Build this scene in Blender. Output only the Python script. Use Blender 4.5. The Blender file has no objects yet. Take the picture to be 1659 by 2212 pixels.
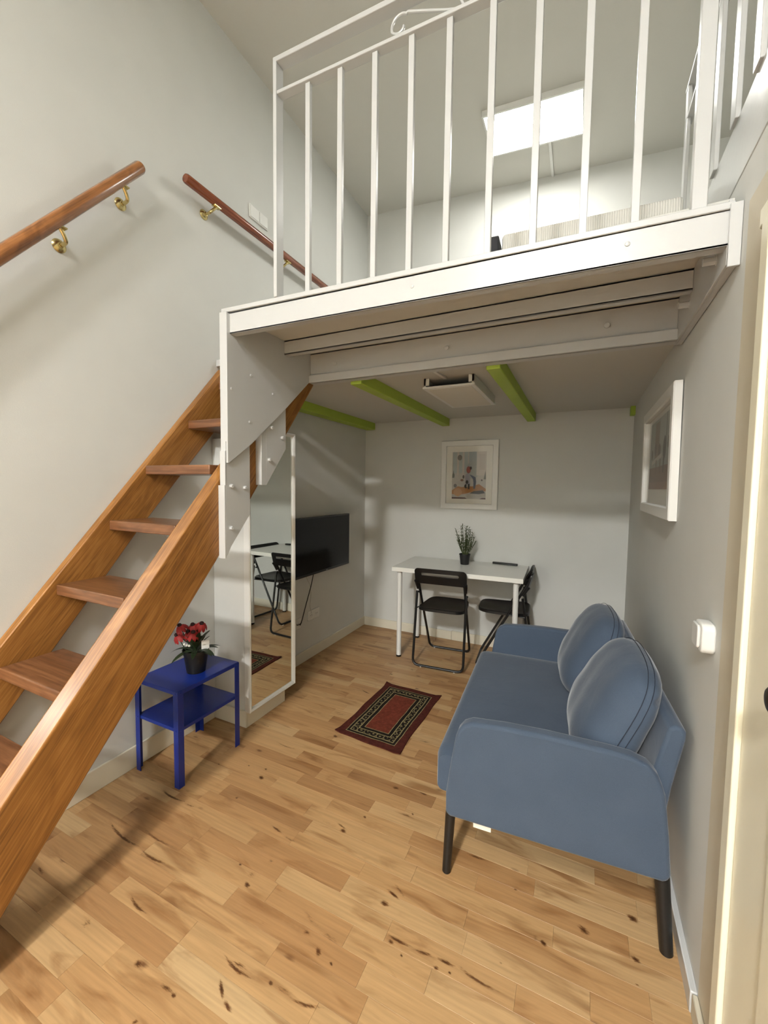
import bpy, bmesh, math, random
from mathutils import Vector, Matrix, Euler
random.seed(7)
PI = math.pi
sc = bpy.context.scene
COL = sc.collection

# ------------------------------------------------------------------ camera
F_PX, YAW, PITCH, ROLL = 884.668, 0.4467, -0.0616, 0.0130
CAM = Vector((1.9126, -3.5558, 1.3775))
fw = Vector((-math.sin(YAW)*math.cos(PITCH), math.cos(YAW)*math.cos(PITCH), math.sin(PITCH)))
r0 = Vector((math.cos(YAW), math.sin(YAW), 0)); u0 = r0.cross(fw)
rr = math.cos(ROLL)*r0 + math.sin(ROLL)*u0
uu = -math.sin(ROLL)*r0 + math.cos(ROLL)*u0
cam = bpy.data.cameras.new('camera'); cam.sensor_fit = 'VERTICAL'; cam.sensor_height = 36.0
cam.lens = F_PX/2212*36.0; cam.clip_start = 0.02
co = bpy.data.objects.new('camera', cam); COL.objects.link(co)
mw = Matrix((rr, uu, -fw)).transposed().to_4x4(); mw.translation = CAM
co.matrix_world = mw
sc.camera = co
# ------------------------------------------------------------------ world, lamps, exposure
w = bpy.data.worlds.new('world'); sc.world = w; w.use_nodes = True
w.node_tree.nodes['Background'].inputs[0].default_value = (0.9, 0.95, 1, 1)
w.node_tree.nodes['Background'].inputs[1].default_value = 0.0
LOFT_LAMP = 38.0       # emission of the lit ceiling panel above the loft
ROOM_LAMP = 84.0        # emission of the nearer ceiling panel behind the camera
FAR_LAMP = 780.0        # emission of the farther one
sc.view_settings.view_transform = 'Standard'
sc.view_settings.look = 'None'
sc.view_settings.gamma = 1.0
sc.view_settings.use_curve_mapping = False
sc.view_settings.exposure = 0.10

# ------------------------------------------------------------------ materials
def new_mat(name):
    m = bpy.data.materials.new(name); m.use_nodes = True
    nt = m.node_tree; b = nt.nodes['Principled BSDF']
    return m, nt, b
def lin(c):
    return tuple((v/255/12.92 if v/255 <= .04045 else ((v/255+.055)/1.055)**2.4) for v in c)+(1,)
def N(nt, t, **k):
    n = nt.nodes.new(t)
    for a, v in k.items(): setattr(n, a, v)
    return n
def bump(nt, b, scale, strength, dist=.002, coord='pos', detail=4):
    no = N(nt, 'ShaderNodeTexNoise'); no.inputs['Scale'].default_value = scale; no.inputs['Detail'].default_value = detail
    g = N(nt, 'ShaderNodeNewGeometry'); nt.links.new(g.outputs['Position'], no.inputs['Vector'])
    bu = N(nt, 'ShaderNodeBump'); bu.inputs['Strength'].default_value = strength; bu.inputs['Distance'].default_value = dist
    nt.links.new(no.outputs['Fac'], bu.inputs['Height']); nt.links.new(bu.outputs['Normal'], b.inputs['Normal'])
    return no
def simple(name, col, rough=.5, metal=0, bs=0, bst=.3, var=0, spec=.5, coat=0):
    m, nt, b = new_mat(name)
    b.inputs['Base Color'].default_value = lin(col)
    b.inputs['Roughness'].default_value = rough; b.inputs['Metallic'].default_value = metal
    b.inputs['Specular IOR Level'].default_value = spec
    if coat: b.inputs['Coat Weight'].default_value = coat; b.inputs['Coat Roughness'].default_value = .15
    if bs: bump(nt, b, bs, bst)
    if var:
        no = N(nt, 'ShaderNodeTexNoise'); no.inputs['Scale'].default_value = 6
        g = N(nt, 'ShaderNodeNewGeometry'); nt.links.new(g.outputs['Position'], no.inputs['Vector'])
        mx = N(nt, 'ShaderNodeMixRGB'); mx.inputs[1].default_value = lin(col)
        mx.inputs[2].default_value = lin(tuple(max(0, c-var) for c in col))
        nt.links.new(no.outputs['Fac'], mx.inputs[0]); nt.links.new(mx.outputs[0], b.inputs['Base Color'])
    return m
WALL = simple('wall_paint', (205, 206, 202), .75, bs=220, bst=.12, var=5, spec=.25)
CEILM = simple('ceiling_paint', (198, 197, 190), .85, bs=160, bst=.12, spec=.2)
GLOSSW = simple('white_gloss_paint', (186, 187, 186), .28, bs=45, bst=.22)
IVORY = simple('ivory_gloss_paint', (232, 227, 204), .35, bs=60, bst=.15)
BEIGE = simple('beige_paint', (200, 192, 172), .6, bs=120, bst=.12)
SKIRT = simple('baseboard_paint', (216, 210, 192), .45, bs=80, bst=.1)
GREEN = simple('green_paint', (168, 194, 72), .55, bs=90, bst=.3, var=14)
WPLAST = simple('white_plastic', (216, 216, 212), .3)
WLAM = simple('white_laminate', (220, 220, 214), .3, bs=150, bst=.06)
BLACKP = simple('black_plastic', (17, 17, 17), .38, spec=.45)
BLACKM = simple('black_powder_coat', (14, 14, 15), .35, spec=.5)
BLACKW = simple('black_stained_wood', (22, 21, 20), .4, bs=90, bst=.2)
BLUEM = simple('blue_powder_coat', (18, 42, 126), .32, bs=350, bst=.08, spec=.5)
BRASS = simple('brass', (204, 186, 132), .24, metal=1)
DBRASS = simple('aged_brass', (92, 76, 48), .35, metal=1)
SCREEN = simple('tv_screen', (6, 6, 6), .14, spec=.18)
TVBODY = simple('tv_black', (6, 6, 6), .3)
SCRMARK = simple('silver_mark', (130, 130, 130), .4)
POTM = simple('black_pot', (13, 13, 13), .5)
SOIL = simple('dark_soil', (30, 24, 16), .9, bs=300, bst=.8)
LEAFM = simple('dark_leaf', (36, 52, 26), .5, var=14)
LEAF2 = simple('sprig_green', (74, 84, 50), .6, var=20)
REDP = simple('red_petal', (168, 44, 42), .6, var=40)
DARKC = simple('flower_centre', (40, 14, 14), .8, bs=400, bst=.6)
WPET = simple('white_bud', (228, 228, 220), .6)
MIRR = simple('mirror_glass', (232, 236, 232), .015, metal=1)
DARK = simple('dark_gap', (16, 14, 12), .9)
PAPER = simple('passe_partout', (216, 214, 204), .7)
LABELM = simple('care_label_cloth', (222, 218, 206), .8)
MATT = simple('mattress_cover', (214, 212, 204), .85)
CABLEW = simple('grey_cable', (170, 168, 158), .5)
BLACKC = simple('black_cloth', (38, 38, 42), .8)
DIFF_OFF = simple('lamp_diffuser_off', (214, 210, 198), .5)
STITCH = simple('dark_thread', (24, 32, 48), .8)

def emis(name, col, st):
    m = bpy.data.materials.new(name); m.use_nodes = True; nt = m.node_tree
    for n in list(nt.nodes): nt.nodes.remove(n)
    o = N(nt, 'ShaderNodeOutputMaterial'); e = N(nt, 'ShaderNodeEmission')
    e.inputs[0].default_value = col; e.inputs[1].default_value = st
    nt.links.new(e.outputs[0], o.inputs[0]); return m
LAMPON = emis('lit_diffuser', (1, .985, .93, 1), LOFT_LAMP)
LAMPROOM = emis('lit_diffuser_room', (1, .985, .95, 1), ROOM_LAMP)
LAMPFAR = emis('lit_diffuser_far', (1, .985, .95, 1), FAR_LAMP)

def glass_mat():
    m, nt, b = new_mat('picture_glass')
    b.inputs['Base Color'].default_value = (1, 1, 1, 1); b.inputs['Roughness'].default_value = .02
    tr = N(nt, 'ShaderNodeBsdfTransparent'); gl = N(nt, 'ShaderNodeBsdfGlossy'); gl.inputs['Roughness'].default_value = .03
    fr = N(nt, 'ShaderNodeFresnel'); fr.inputs[0].default_value = 1.45
    mx = N(nt, 'ShaderNodeMixShader'); gg = N(nt, 'ShaderNodeNewGeometry'); iv = N(nt, 'ShaderNodeMath', operation='SUBTRACT'); iv.inputs[0].default_value = 1
    nt.links.new(gg.outputs['Backfacing'], iv.inputs[1]); fm = N(nt, 'ShaderNodeMath', operation='MULTIPLY')
    nt.links.new(fr.outputs[0], fm.inputs[0]); nt.links.new(iv.outputs[0], fm.inputs[1]); nt.links.new(fm.outputs[0], mx.inputs[0])
    nt.links.new(tr.outputs[0], mx.inputs[1]); nt.links.new(gl.outputs[0], mx.inputs[2])
    nt.links.new(mx.outputs[0], nt.nodes['Material Output'].inputs[0]); return m
GLASS = glass_mat()

def fabric(name, c1, c2):
    m, nt, b = new_mat(name)
    g = N(nt, 'ShaderNodeNewGeometry')
    n1 = N(nt, 'ShaderNodeTexNoise'); n1.inputs['Scale'].default_value = 420; n1.inputs['Detail'].default_value = 2
    n2 = N(nt, 'ShaderNodeTexNoise'); n2.inputs['Scale'].default_value = 9; n2.inputs['Detail'].default_value = 4
    for n in (n1, n2): nt.links.new(g.outputs['Position'], n.inputs['Vector'])
    ad = N(nt, 'ShaderNodeMath', operation='MULTIPLY_ADD'); ad.inputs[1].default_value = .5
    nt.links.new(n1.outputs['Fac'], ad.inputs[0])
    h = N(nt, 'ShaderNodeMath', operation='MULTIPLY'); h.inputs[1].default_value = .5
    nt.links.new(n2.outputs['Fac'], h.inputs[0]); nt.links.new(h.outputs[0], ad.inputs[2])
    mx = N(nt, 'ShaderNodeMixRGB'); mx.inputs[1].default_value = lin(c1); mx.inputs[2].default_value = lin(c2)
    nt.links.new(ad.outputs[0], mx.inputs[0]); nt.links.new(mx.outputs[0], b.inputs['Base Color'])
    b.inputs['Roughness'].default_value = .9; b.inputs['Specular IOR Level'].default_value = .2
    b.inputs['Sheen Weight'].default_value = .25; b.inputs['Sheen Roughness'].default_value = .4
    bu = N(nt, 'ShaderNodeBump'); bu.inputs['Strength'].default_value = .35; bu.inputs['Distance'].default_value = .001
    nt.links.new(n1.outputs['Fac'], bu.inputs['Height'])
    n3 = N(nt, 'ShaderNodeTexNoise'); n3.inputs['Scale'].default_value = 14; n3.inputs['Detail'].default_value = 5
    n3.inputs['Distortion'].default_value = 1.2
    nt.links.new(g.outputs['Position'], n3.inputs['Vector'])
    b2 = N(nt, 'ShaderNodeBump'); b2.inputs['Strength'].default_value = .12; b2.inputs['Distance'].default_value = .012
    nt.links.new(n3.outputs['Fac'], b2.inputs['Height']); nt.links.new(bu.outputs['Normal'], b2.inputs['Normal'])
    nt.links.new(b2.outputs['Normal'], b.inputs['Normal'])
    return m
SOFA = fabric('blue_sofa_fabric', (58, 70, 86), (76, 88, 104))

def wood(name, rot, c_dark, c_mid, c_light, rough=.35, grain=55, coat=.3, seed=0.0):
    """rot = rotation that brings the grain direction on to X"""
    m, nt, b = new_mat(name)
    g = N(nt, 'ShaderNodeNewGeometry')
    mp = N(nt, 'ShaderNodeMapping'); mp.inputs['Rotation'].default_value = rot; mp.inputs['Location'].default_value = (seed, seed*2, seed*3)
    m2 = N(nt, 'ShaderNodeMapping'); m2.inputs['Scale'].default_value = (1.6, grain, grain)
    m3 = N(nt, 'ShaderNodeMapping'); m3.inputs['Scale'].default_value = (1.8, 9, 9)
    nt.links.new(g.outputs['Position'], mp.inputs['Vector'])
    nt.links.new(mp.outputs[0], m2.inputs['Vector']); nt.links.new(mp.outputs[0], m3.inputs['Vector'])
    nf = N(nt, 'ShaderNodeTexNoise'); nf.inputs['Scale'].default_value = 1.6; nf.inputs['Detail'].default_value = 6; nf.inputs['Roughness'].default_value = .65
    nb = N(nt, 'ShaderNodeTexNoise'); nb.inputs['Scale'].default_value = 1; nb.inputs['Detail'].default_value = 3; nb.inputs['Distortion'].default_value = 1.5
    nt.links.new(m2.outputs[0], nf.inputs['Vector']); nt.links.new(m3.outputs[0], nb.inputs['Vector'])
    wv = N(nt, 'ShaderNodeMath', operation='MULTIPLY'); wv.inputs[1].default_value = 26
    nt.links.new(nb.outputs['Fac'], wv.inputs[0])
    sn = N(nt, 'ShaderNodeMath', operation='SINE'); nt.links.new(wv.outputs[0], sn.inputs[0])
    a = N(nt, 'ShaderNodeMath', operation='MULTIPLY_ADD'); a.inputs[1].default_value = .07
    nt.links.new(sn.outputs[0], a.inputs[0]); nt.links.new(nf.outputs['Fac'], a.inputs[2])
    cr = N(nt, 'ShaderNodeValToRGB'); e = cr.color_ramp.elements
    e[0].position = .28; e[0].color = lin(c_dark); e[1].position = .72; e[1].color = lin(c_light)
    k = cr.color_ramp.elements.new(.5); k.color = lin(c_mid)
    nt.links.new(a.outputs[0], cr.inputs[0]); nt.links.new(cr.outputs[0], b.inputs['Base Color'])
    b.inputs['Roughness'].default_value = rough
    b.inputs['Coat Weight'].default_value = coat; b.inputs['Coat Roughness'].default_value = .2
    bu = N(nt, 'ShaderNodeBump'); bu.inputs['Strength'].default_value = .25; bu.inputs['Distance'].default_value = .001
    nt.links.new(a.outputs[0], bu.inputs['Height']); nt.links.new(bu.outputs['Normal'], b.inputs['Normal'])
    return m
A50 = math.radians(50.2)
# rotate about X by -50 brings the stringer direction to Y, then about Z by -90 to X
STRING = wood('stringer_wood', (-A50, 0, -PI/2), (110, 70, 26), (142, 94, 40), (166, 116, 58), rough=.5, coat=.06, grain=110)
TREADM = wood('tread_wood', (0, 0, 0), (88, 56, 36), (112, 74, 48), (134, 92, 62), rough=.28, grain=60, coat=.35, seed=2)
RAILM = wood('handrail_wood', (-A50, 0, -PI/2), (104, 64, 30), (136, 86, 44), (158, 106, 60), rough=.25, grain=60, coat=.5, seed=1)
RAILM2 = wood('handrail_wood_dark', (0, 0, -PI/2), (84, 38, 18), (114, 56, 28), (134, 74, 42), rough=.2, grain=60, coat=.6, seed=3)

def floor_mat():
    m, nt, b = new_mat('beech_plank')
    at = N(nt, 'ShaderNodeAttribute', attribute_name='tone')
    g = N(nt, 'ShaderNodeNewGeometry')
    off = N(nt, 'ShaderNodeCombineXYZ')
    k = N(nt, 'ShaderNodeMath', operation='MULTIPLY'); k.inputs[1].default_value = 91.7
    nt.links.new(at.outputs['Fac'], k.inputs[0])
    for i in range(3): nt.links.new(k.outputs[0], off.inputs[i])
    ad = N(nt, 'ShaderNodeVectorMath', operation='ADD')
    nt.links.new(g.outputs['Position'], ad.inputs[0]); nt.links.new(off.outputs[0], ad.inputs[1])
    def mapped(s):
        mp = N(nt, 'ShaderNodeMapping'); mp.inputs['Scale'].default_value = s
        nt.links.new(ad.outputs[0], mp.inputs['Vector']); return mp
    fine = N(nt, 'ShaderNodeTexNoise'); fine.inputs['Scale'].default_value = 1; fine.inputs['Detail'].default_value = 6
    nt.links.new(mapped((5, 120, 20)).outputs[0], fine.inputs['Vector'])
    med = N(nt, 'ShaderNodeTexNoise'); med.inputs['Scale'].default_value = 1; med.inputs['Detail'].default_value = 4; med.inputs['Distortion'].default_value = 1.0
    nt.links.new(mapped((3.2, 16, 4)).outputs[0], med.inputs['Vector'])
    # base colour from the strip's own tone
    cr = N(nt, 'ShaderNodeValToRGB'); e = cr.color_ramp.elements
    e[0].position = 0; e[0].color = lin((158, 118, 78)); e[1].position = 1; e[1].color = lin((196, 164, 120))
    for p_, c in ((.15, (174, 132, 88)), (.45, (184, 144, 98)), (.75, (190, 153, 107))):
        q = cr.color_ramp.elements.new(p_); q.color = lin(c)
    nt.links.new(at.outputs['Fac'], cr.inputs[0])
    # darker brown heartwood streaks
    r1 = N(nt, 'ShaderNodeValToRGB'); r1.color_ramp.elements[0].position = .52; r1.color_ramp.elements[0].color = (0, 0, 0, 1)
    r1.color_ramp.elements[1].position = .70; r1.color_ramp.elements[1].color = (.75, .75, .75, 1)
    nt.links.new(med.outputs['Fac'], r1.inputs[0])
    mx1 = N(nt, 'ShaderNodeMixRGB'); mx1.inputs[2].default_value = lin((134, 90, 50))
    nt.links.new(r1.outputs[0], mx1.inputs[0]); nt.links.new(cr.outputs[0], mx1.inputs[1])
    # fine grain
    r2 = N(nt, 'ShaderNodeMapRange'); r2.inputs[1].default_value = .3; r2.inputs[2].default_value = .7; r2.inputs[3].default_value = .72; r2.inputs[4].default_value = .93
    nt.links.new(fine.outputs['Fac'], r2.inputs[0])
    mx2 = N(nt, 'ShaderNodeVectorMath', operation='SCALE')
    nt.links.new(mx1.outputs[0], mx2.inputs[0]); nt.links.new(r2.outputs[0], mx2.inputs['Scale'])
    # small pin knots
    vo = N(nt, 'ShaderNodeTexVoronoi'); vo.inputs['Scale'].default_value = 1; vo.inputs['Randomness'].default_value = 1
    nt.links.new(mapped((3.6, 7.5, 1)).outputs[0], vo.inputs['Vector'])
    nd = N(nt, 'ShaderNodeMath', operation='MULTIPLY_ADD'); nd.inputs[1].default_value = .10
    nt.links.new(fine.outputs['Fac'], nd.inputs[0]); nt.links.new(vo.outputs['Distance'], nd.inputs[2])
    r3 = N(nt, 'ShaderNodeValToRGB'); r3.color_ramp.elements[0].position = .07; r3.color_ramp.elements[0].color = (.8, .8, .8, 1)
    r3.color_ramp.elements[1].position = .13; r3.color_ramp.elements[1].color = (0, 0, 0, 1)
    nt.links.new(nd.outputs[0], r3.inputs[0])
    mx3 = N(nt, 'ShaderNodeMixRGB'); mx3.inputs[2].default_value = lin((88, 52, 26))
    nt.links.new(r3.outputs[0], mx3.inputs[0]); nt.links.new(mx2.outputs[0], mx3.inputs[1])
    nt.links.new(mx3.outputs[0], b.inputs['Base Color'])
    b.inputs['Roughness'].default_value = .40; b.inputs['Specular IOR Level'].default_value = .45
    bu = N(nt, 'ShaderNodeBump'); bu.inputs['Strength'].default_value = .12; bu.inputs['Distance'].default_value = .0006
    nt.links.new(fine.outputs['Fac'], bu.inputs['Height']); nt.links.new(bu.outputs['Normal'], b.inputs['Normal'])
    return m
FLOORM = floor_mat()

def knot_mat():
    """a stain that fades out towards its rim: vertex attribute 'dark' is 1 at the heart and 0 at the edge"""
    m, nt, b = new_mat('wood_knot')
    at = N(nt, 'ShaderNodeAttribute', attribute_name='dark')
    g = N(nt, 'ShaderNodeNewGeometry')
    mp = N(nt, 'ShaderNodeMapping'); mp.inputs['Scale'].default_value = (70, 320, 1)
    nt.links.new(g.outputs['Position'], mp.inputs['Vector'])
    no = N(nt, 'ShaderNodeTexNoise'); no.inputs['Scale'].default_value = 1; no.inputs['Detail'].default_value = 4
    nt.links.new(mp.outputs[0], no.inputs['Vector'])
    ma = N(nt, 'ShaderNodeMath', operation='MULTIPLY_ADD'); ma.inputs[1].default_value = .9; 
    sb = N(nt, 'ShaderNodeMath', operation='SUBTRACT'); sb.inputs[1].default_value = .55
    nt.links.new(no.outputs['Fac'], sb.inputs[0]); nt.links.new(sb.outputs[0], ma.inputs[0]); nt.links.new(at.outputs['Fac'], ma.inputs[2])
    mr = N(nt, 'ShaderNodeMapRange', interpolation_type='SMOOTHSTEP'); mr.inputs[1].default_value = .15; mr.inputs[2].default_value = .85; mr.inputs[4].default_value = .9
    nt.links.new(ma.outputs[0], mr.inputs[0])
    cr = N(nt, 'ShaderNodeValToRGB'); cr.color_ramp.elements[0].position = .2; cr.color_ramp.elements[0].color = lin((150, 98, 52))
    cr.color_ramp.elements[1].position = .95; cr.color_ramp.elements[1].color = lin((54, 30, 16))
    nt.links.new(at.outputs['Fac'], cr.inputs[0]); nt.links.new(cr.outputs[0], b.inputs['Base Color'])
    b.inputs['Roughness'].default_value = .4
    nt.links.new(mr.outputs[0], b.inputs['Alpha'])
    return m
KNOTM = knot_mat()

def rug_mat(hx, hy):
    m, nt, b = new_mat('woven_rug')
    tc = N(nt, 'ShaderNodeTexCoord')
    # slight waviness
    no = N(nt, 'ShaderNodeTexNoise'); no.inputs['Scale'].default_value = 9
    nt.links.new(tc.outputs['Object'], no.inputs['Vector'])
    sb = N(nt, 'ShaderNodeVectorMath', operation='SUBTRACT'); sb.inputs[1].default_value = (.5, .5, .5)
    nt.links.new(no.outputs['Color'], sb.inputs[0])
    scl = N(nt, 'ShaderNodeVectorMath', operation='SCALE'); scl.inputs['Scale'].default_value = .012
    nt.links.new(sb.outputs[0], scl.inputs[0])
    ad = N(nt, 'ShaderNodeVectorMath', operation='ADD'); nt.links.new(tc.outputs['Object'], ad.inputs[0]); nt.links.new(scl.outputs[0], ad.inputs[1])
    ab = N(nt, 'ShaderNodeVectorMath', operation='ABSOLUTE'); nt.links.new(ad.outputs[0], ab.inputs[0])
    sx = N(nt, 'ShaderNodeSeparateXYZ'); nt.links.new(ab.outputs[0], sx.inputs[0])
    def sub(c, o):
        s = N(nt, 'ShaderNodeMath', operation='SUBTRACT'); s.inputs[0].default_value = c; nt.links.new(o, s.inputs[1]); return s.outputs[0]
    dx, dy = sub(hx, sx.outputs[0]), sub(hy, sx.outputs[1])
    mn = N(nt, 'ShaderNodeMath', operation='MINIMUM'); nt.links.new(dx, mn.inputs[0]); nt.links.new(dy, mn.inputs[1])
    d = N(nt, 'ShaderNodeMath', operation='MULTIPLY'); d.inputs[1].default_value = 5.0   # .2 m -> 1
    nt.links.new(mn.outputs[0], d.inputs[0])
    cr = N(nt, 'ShaderNodeValToRGB'); cr.color_ramp.interpolation = 'CONSTANT'
    red, blk, bei, mot, fld = (72, 32, 24), (26, 20, 15), (140, 128, 90), (255, 0, 255), (104, 48, 34)
    stops = [(0, red), (.200, bei), (.222, blk), (.290, bei), (.318, (26, 20, 15)), (.470, bei), (.498, blk), (.590, bei), (.612, fld)]
    els = cr.color_ramp.elements; els[0].position = 0; els[0].color = lin(red); els[1].position = stops[1][0]; els[1].color = lin(stops[1][1])
    for p_, c in stops[2:]:
        e = els.new(p_); e.color = lin(c)
    nt.links.new(d.outputs[0], cr.inputs[0])
    # motif band: rings along the band
    vo = N(nt, 'ShaderNodeTexVoronoi'); vo.inputs['Scale'].default_value = 24; vo.inputs['Randomness'].default_value = .25
    nt.links.new(ad.outputs[0], vo.inputs['Vector'])
    ring = N(nt, 'ShaderNodeMath', operation='MULTIPLY'); ring.inputs[1].default_value = 15
    nt.links.new(vo.outputs['Distance'], ring.inputs[0])
    sn = N(nt, 'ShaderNodeMath', operation='SINE'); nt.links.new(ring.outputs[0], sn.inputs[0])
    gt = N(nt, 'ShaderNodeMath', operation='GREATER_THAN'); gt.inputs[1].default_value = .72; nt.links.new(sn.outputs[0], gt.inputs[0])
    band = N(nt, 'ShaderNodeValToRGB'); band.color_ramp.interpolation = 'CONSTANT'
    be = band.color_ramp.elements; be[0].position = 0; be[0].color = (0, 0, 0, 1); be[1].position = .325; be[1].color = (1, 1, 1, 1)
    q = be.new(.463); q.color = (0, 0, 0, 1)
    nt.links.new(d.outputs[0], band.inputs[0])
    mu = N(nt, 'ShaderNodeMath', operation='MULTIPLY'); nt.links.new(gt.outputs[0], mu.inputs[0]); nt.links.new(band.outputs[0], mu.inputs[1])
    mx = N(nt, 'ShaderNodeMixRGB'); mx.inputs[2].default_value = lin((122, 110, 78))
    nt.links.new(mu.outputs[0], mx.inputs[0]); nt.links.new(cr.outputs[0], mx.inputs[1])
    n2 = N(nt, 'ShaderNodeTexNoise'); n2.inputs['Scale'].default_value = 60; n2.inputs['Detail'].default_value = 3
    nt.links.new(tc.outputs['Object'], n2.inputs['Vector'])
    mr = N(nt, 'ShaderNodeMapRange'); mr.inputs[1].default_value = .3; mr.inputs[2].default_value = .7; mr.inputs[3].default_value = .7; mr.inputs[4].default_value = 1.2
    nt.links.new(n2.outputs['Fac'], mr.inputs[0])
    s2 = N(nt, 'ShaderNodeVectorMath', operation='SCALE'); nt.links.new(mx.outputs[0], s2.inputs[0]); nt.links.new(mr.outputs[0], s2.inputs['Scale'])
    nt.links.new(s2.outputs[0], b.inputs['Base Color'])
    b.inputs['Roughness'].default_value = .95; b.inputs['Specular IOR Level'].default_value = .15
    n3 = N(nt, 'ShaderNodeTexNoise'); n3.inputs['Scale'].default_value = 500
    nt.links.new(tc.outputs['Object'], n3.inputs['Vector'])
    bu = N(nt, 'ShaderNodeBump'); bu.inputs['Strength'].default_value = .6; bu.inputs['Distance'].default_value = .002
    nt.links.new(n3.outputs['Fac'], bu.inputs['Height']); nt.links.new(bu.outputs['Normal'], b.inputs['Normal'])
    return m

def print_mat():
    m, nt, b = new_mat('art_print')
    at = N(nt, 'ShaderNodeAttribute', attribute_name='ink')
    nt.links.new(at.outputs['Color'], b.inputs['Base Color']); b.inputs['Roughness'].default_value = .7
    return m
INK = print_mat()

def mattress_mat():
    m, nt, b = new_mat('ribbed_mattress_cover')
    g = N(nt, 'ShaderNodeNewGeometry')
    wv = N(nt, 'ShaderNodeTexWave'); wv.inputs['Scale'].default_value = 40; wv.bands_direction = 'X'
    nt.links.new(g.outputs['Position'], wv.inputs['Vector'])
    mx = N(nt, 'ShaderNodeMixRGB'); mx.inputs[1].default_value = lin((206, 204, 196)); mx.inputs[2].default_value = lin((226, 224, 216))
    nt.links.new(wv.outputs['Fac'], mx.inputs[0]); nt.links.new(mx.outputs[0], b.inputs['Base Color'])
    b.inputs['Roughness'].default_value = .9
    bu = N(nt, 'ShaderNodeBump'); bu.inputs['Strength'].default_value = .5; bu.inputs['Distance'].default_value = .004
    nt.links.new(wv.outputs['Fac'], bu.inputs['Height']); nt.links.new(bu.outputs['Normal'], b.inputs['Normal'])
    return m
MATTR = mattress_mat()

# ------------------------------------------------------------------ mesh helpers
WM = {}      # world matrix of every object built (set by hand so no depsgraph update is needed)
class MB:
    def __init__(s): s.bm = bmesh.new()
    def _add(s, vs, fs, M=None):
        v = [s.bm.verts.new(M @ Vector(p) if M else p) for p in vs]
        for f in fs:
            try: s.bm.faces.new([v[i] for i in f])
            except ValueError: pass
        return v
    def box(s, x0, x1, y0, y1, z0, z1, M=None):
        vs = [(x, y, z) for z in (z0, z1) for y in (y0, y1) for x in (x0, x1)]
        s._add(vs, [(0, 2, 3, 1), (4, 5, 7, 6), (0, 1, 5, 4), (2, 6, 7, 3), (0, 4, 6, 2), (1, 3, 7, 5)], M); return s
    def prism(s, pts, axis, a0, a1, M=None):
        """pts: 2D polygon in the plane normal to axis ('x': (y,z), 'y': (x,z), 'z': (x,y))"""
        def P(p, a):
            return {'x': (a, p[0], p[1]), 'y': (p[0], a, p[1]), 'z': (p[0], p[1], a)}[axis]
        n = len(pts)
        vs = [P(p, a0) for p in pts]+[P(p, a1) for p in pts]
        fs = [tuple(range(n))[::-1], tuple(range(n, 2*n))]+[(i, (i+1) % n, n+(i+1) % n, n+i) for i in range(n)]
        s._add(vs, fs, M); return s
    def tube(s, path, r, n=12, closed=False, caps=True, M=None, flat=None):
        path = [Vector(p) for p in path]; m = len(path)
        rs = r if isinstance(r, (list, tuple)) else [r]*m
        rings = []; nrm = None
        for i, p in enumerate(path):
            if closed: t = (path[(i+1) % m]-path[i-1]).normalized()
            else: t = (path[min(i+1, m-1)]-path[max(i-1, 0)]).normalized()
            if nrm is None:
                a = Vector((0, 0, 1)) if abs(t.z) < .9 else Vector((1, 0, 0))
                nrm = (a-t*a.dot(t)).normalized()
            else: nrm = (nrm-t*nrm.dot(t)).normalized()
            bn = t.cross(nrm)
            fx, fy = flat if flat else (1, 1)
            rings.append([p+(nrm*math.cos(2*PI*k/n)*fx+bn*math.sin(2*PI*k/n)*fy)*rs[i] for k in range(n)])
        vs = [q for R in rings for q in R]; fs = []
        for i in range(m if closed else m-1):
            j = (i+1) % m
            for k in range(n): fs.append((i*n+k, i*n+(k+1) % n, j*n+(k+1) % n, j*n+k))
        if caps and not closed: fs += [tuple(range(n))[::-1], tuple(range((m-1)*n, m*n))]
        s._add([tuple(v) for v in vs], fs, M); return s
    def lathe(s, prof, c=(0, 0, 0), n=28, M=None, cap=True):
        m = len(prof)
        vs = [(c[0]+r*math.cos(2*PI*k/n), c[1]+r*math.sin(2*PI*k/n), c[2]+z) for r, z in prof for k in range(n)]
        fs = [(i*n+k, i*n+(k+1) % n, (i+1)*n+(k+1) % n, (i+1)*n+k) for i in range(m-1) for k in range(n)]
        if cap: fs += [tuple(range(n))[::-1], tuple(range((m-1)*n, m*n))]
        s._add(vs, fs, M); return s
    def grid(s, f, nu, nv, M=None, closed_u=False):
        vs = [tuple(f(i/(nu if closed_u else nu-1), j/(nv-1))) for j in range(nv) for i in range(nu)]
        fs = [(j*nu+i, j*nu+(i+1) % nu, (j+1)*nu+(i+1) % nu, (j+1)*nu+i) for j in range(nv-1) for i in range(nu if closed_u else nu-1)]
        s._add(vs, fs, M); return s
    def build(s, name, mat, parent=None, bevel=0, seg=2, smooth=30, world=True, kind=None, label=None, weld=False):
        me = bpy.data.meshes.new(name)
        if weld: bmesh.ops.remove_doubles(s.bm, verts=s.bm.verts, dist=1e-5)
        bmesh.ops.recalc_face_normals(s.bm, faces=s.bm.faces)
        if world and parent is not None: s.bm.transform(WM[parent].inverted())
        s.bm.to_mesh(me); s.bm.free()
        me.materials.append(mat)
        for p in me.polygons: p.use_smooth = True
        me.set_sharp_from_angle(angle=math.radians(smooth))
        o = bpy.data.objects.new(name, me); COL.objects.link(o)
        if parent is not None: o.parent = parent; WM[o] = WM[parent].copy()
        else: WM[o] = Matrix.Identity(4)
        if bevel:
            md = o.modifiers.new('bevel', 'BEVEL'); md.width = bevel; md.segments = seg; md.limit_method = 'ANGLE'
            md.angle_limit = math.radians(40); md.harden_normals = False
        if kind: o['kind'] = kind
        if label: o['label'] = label
        return o
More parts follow.
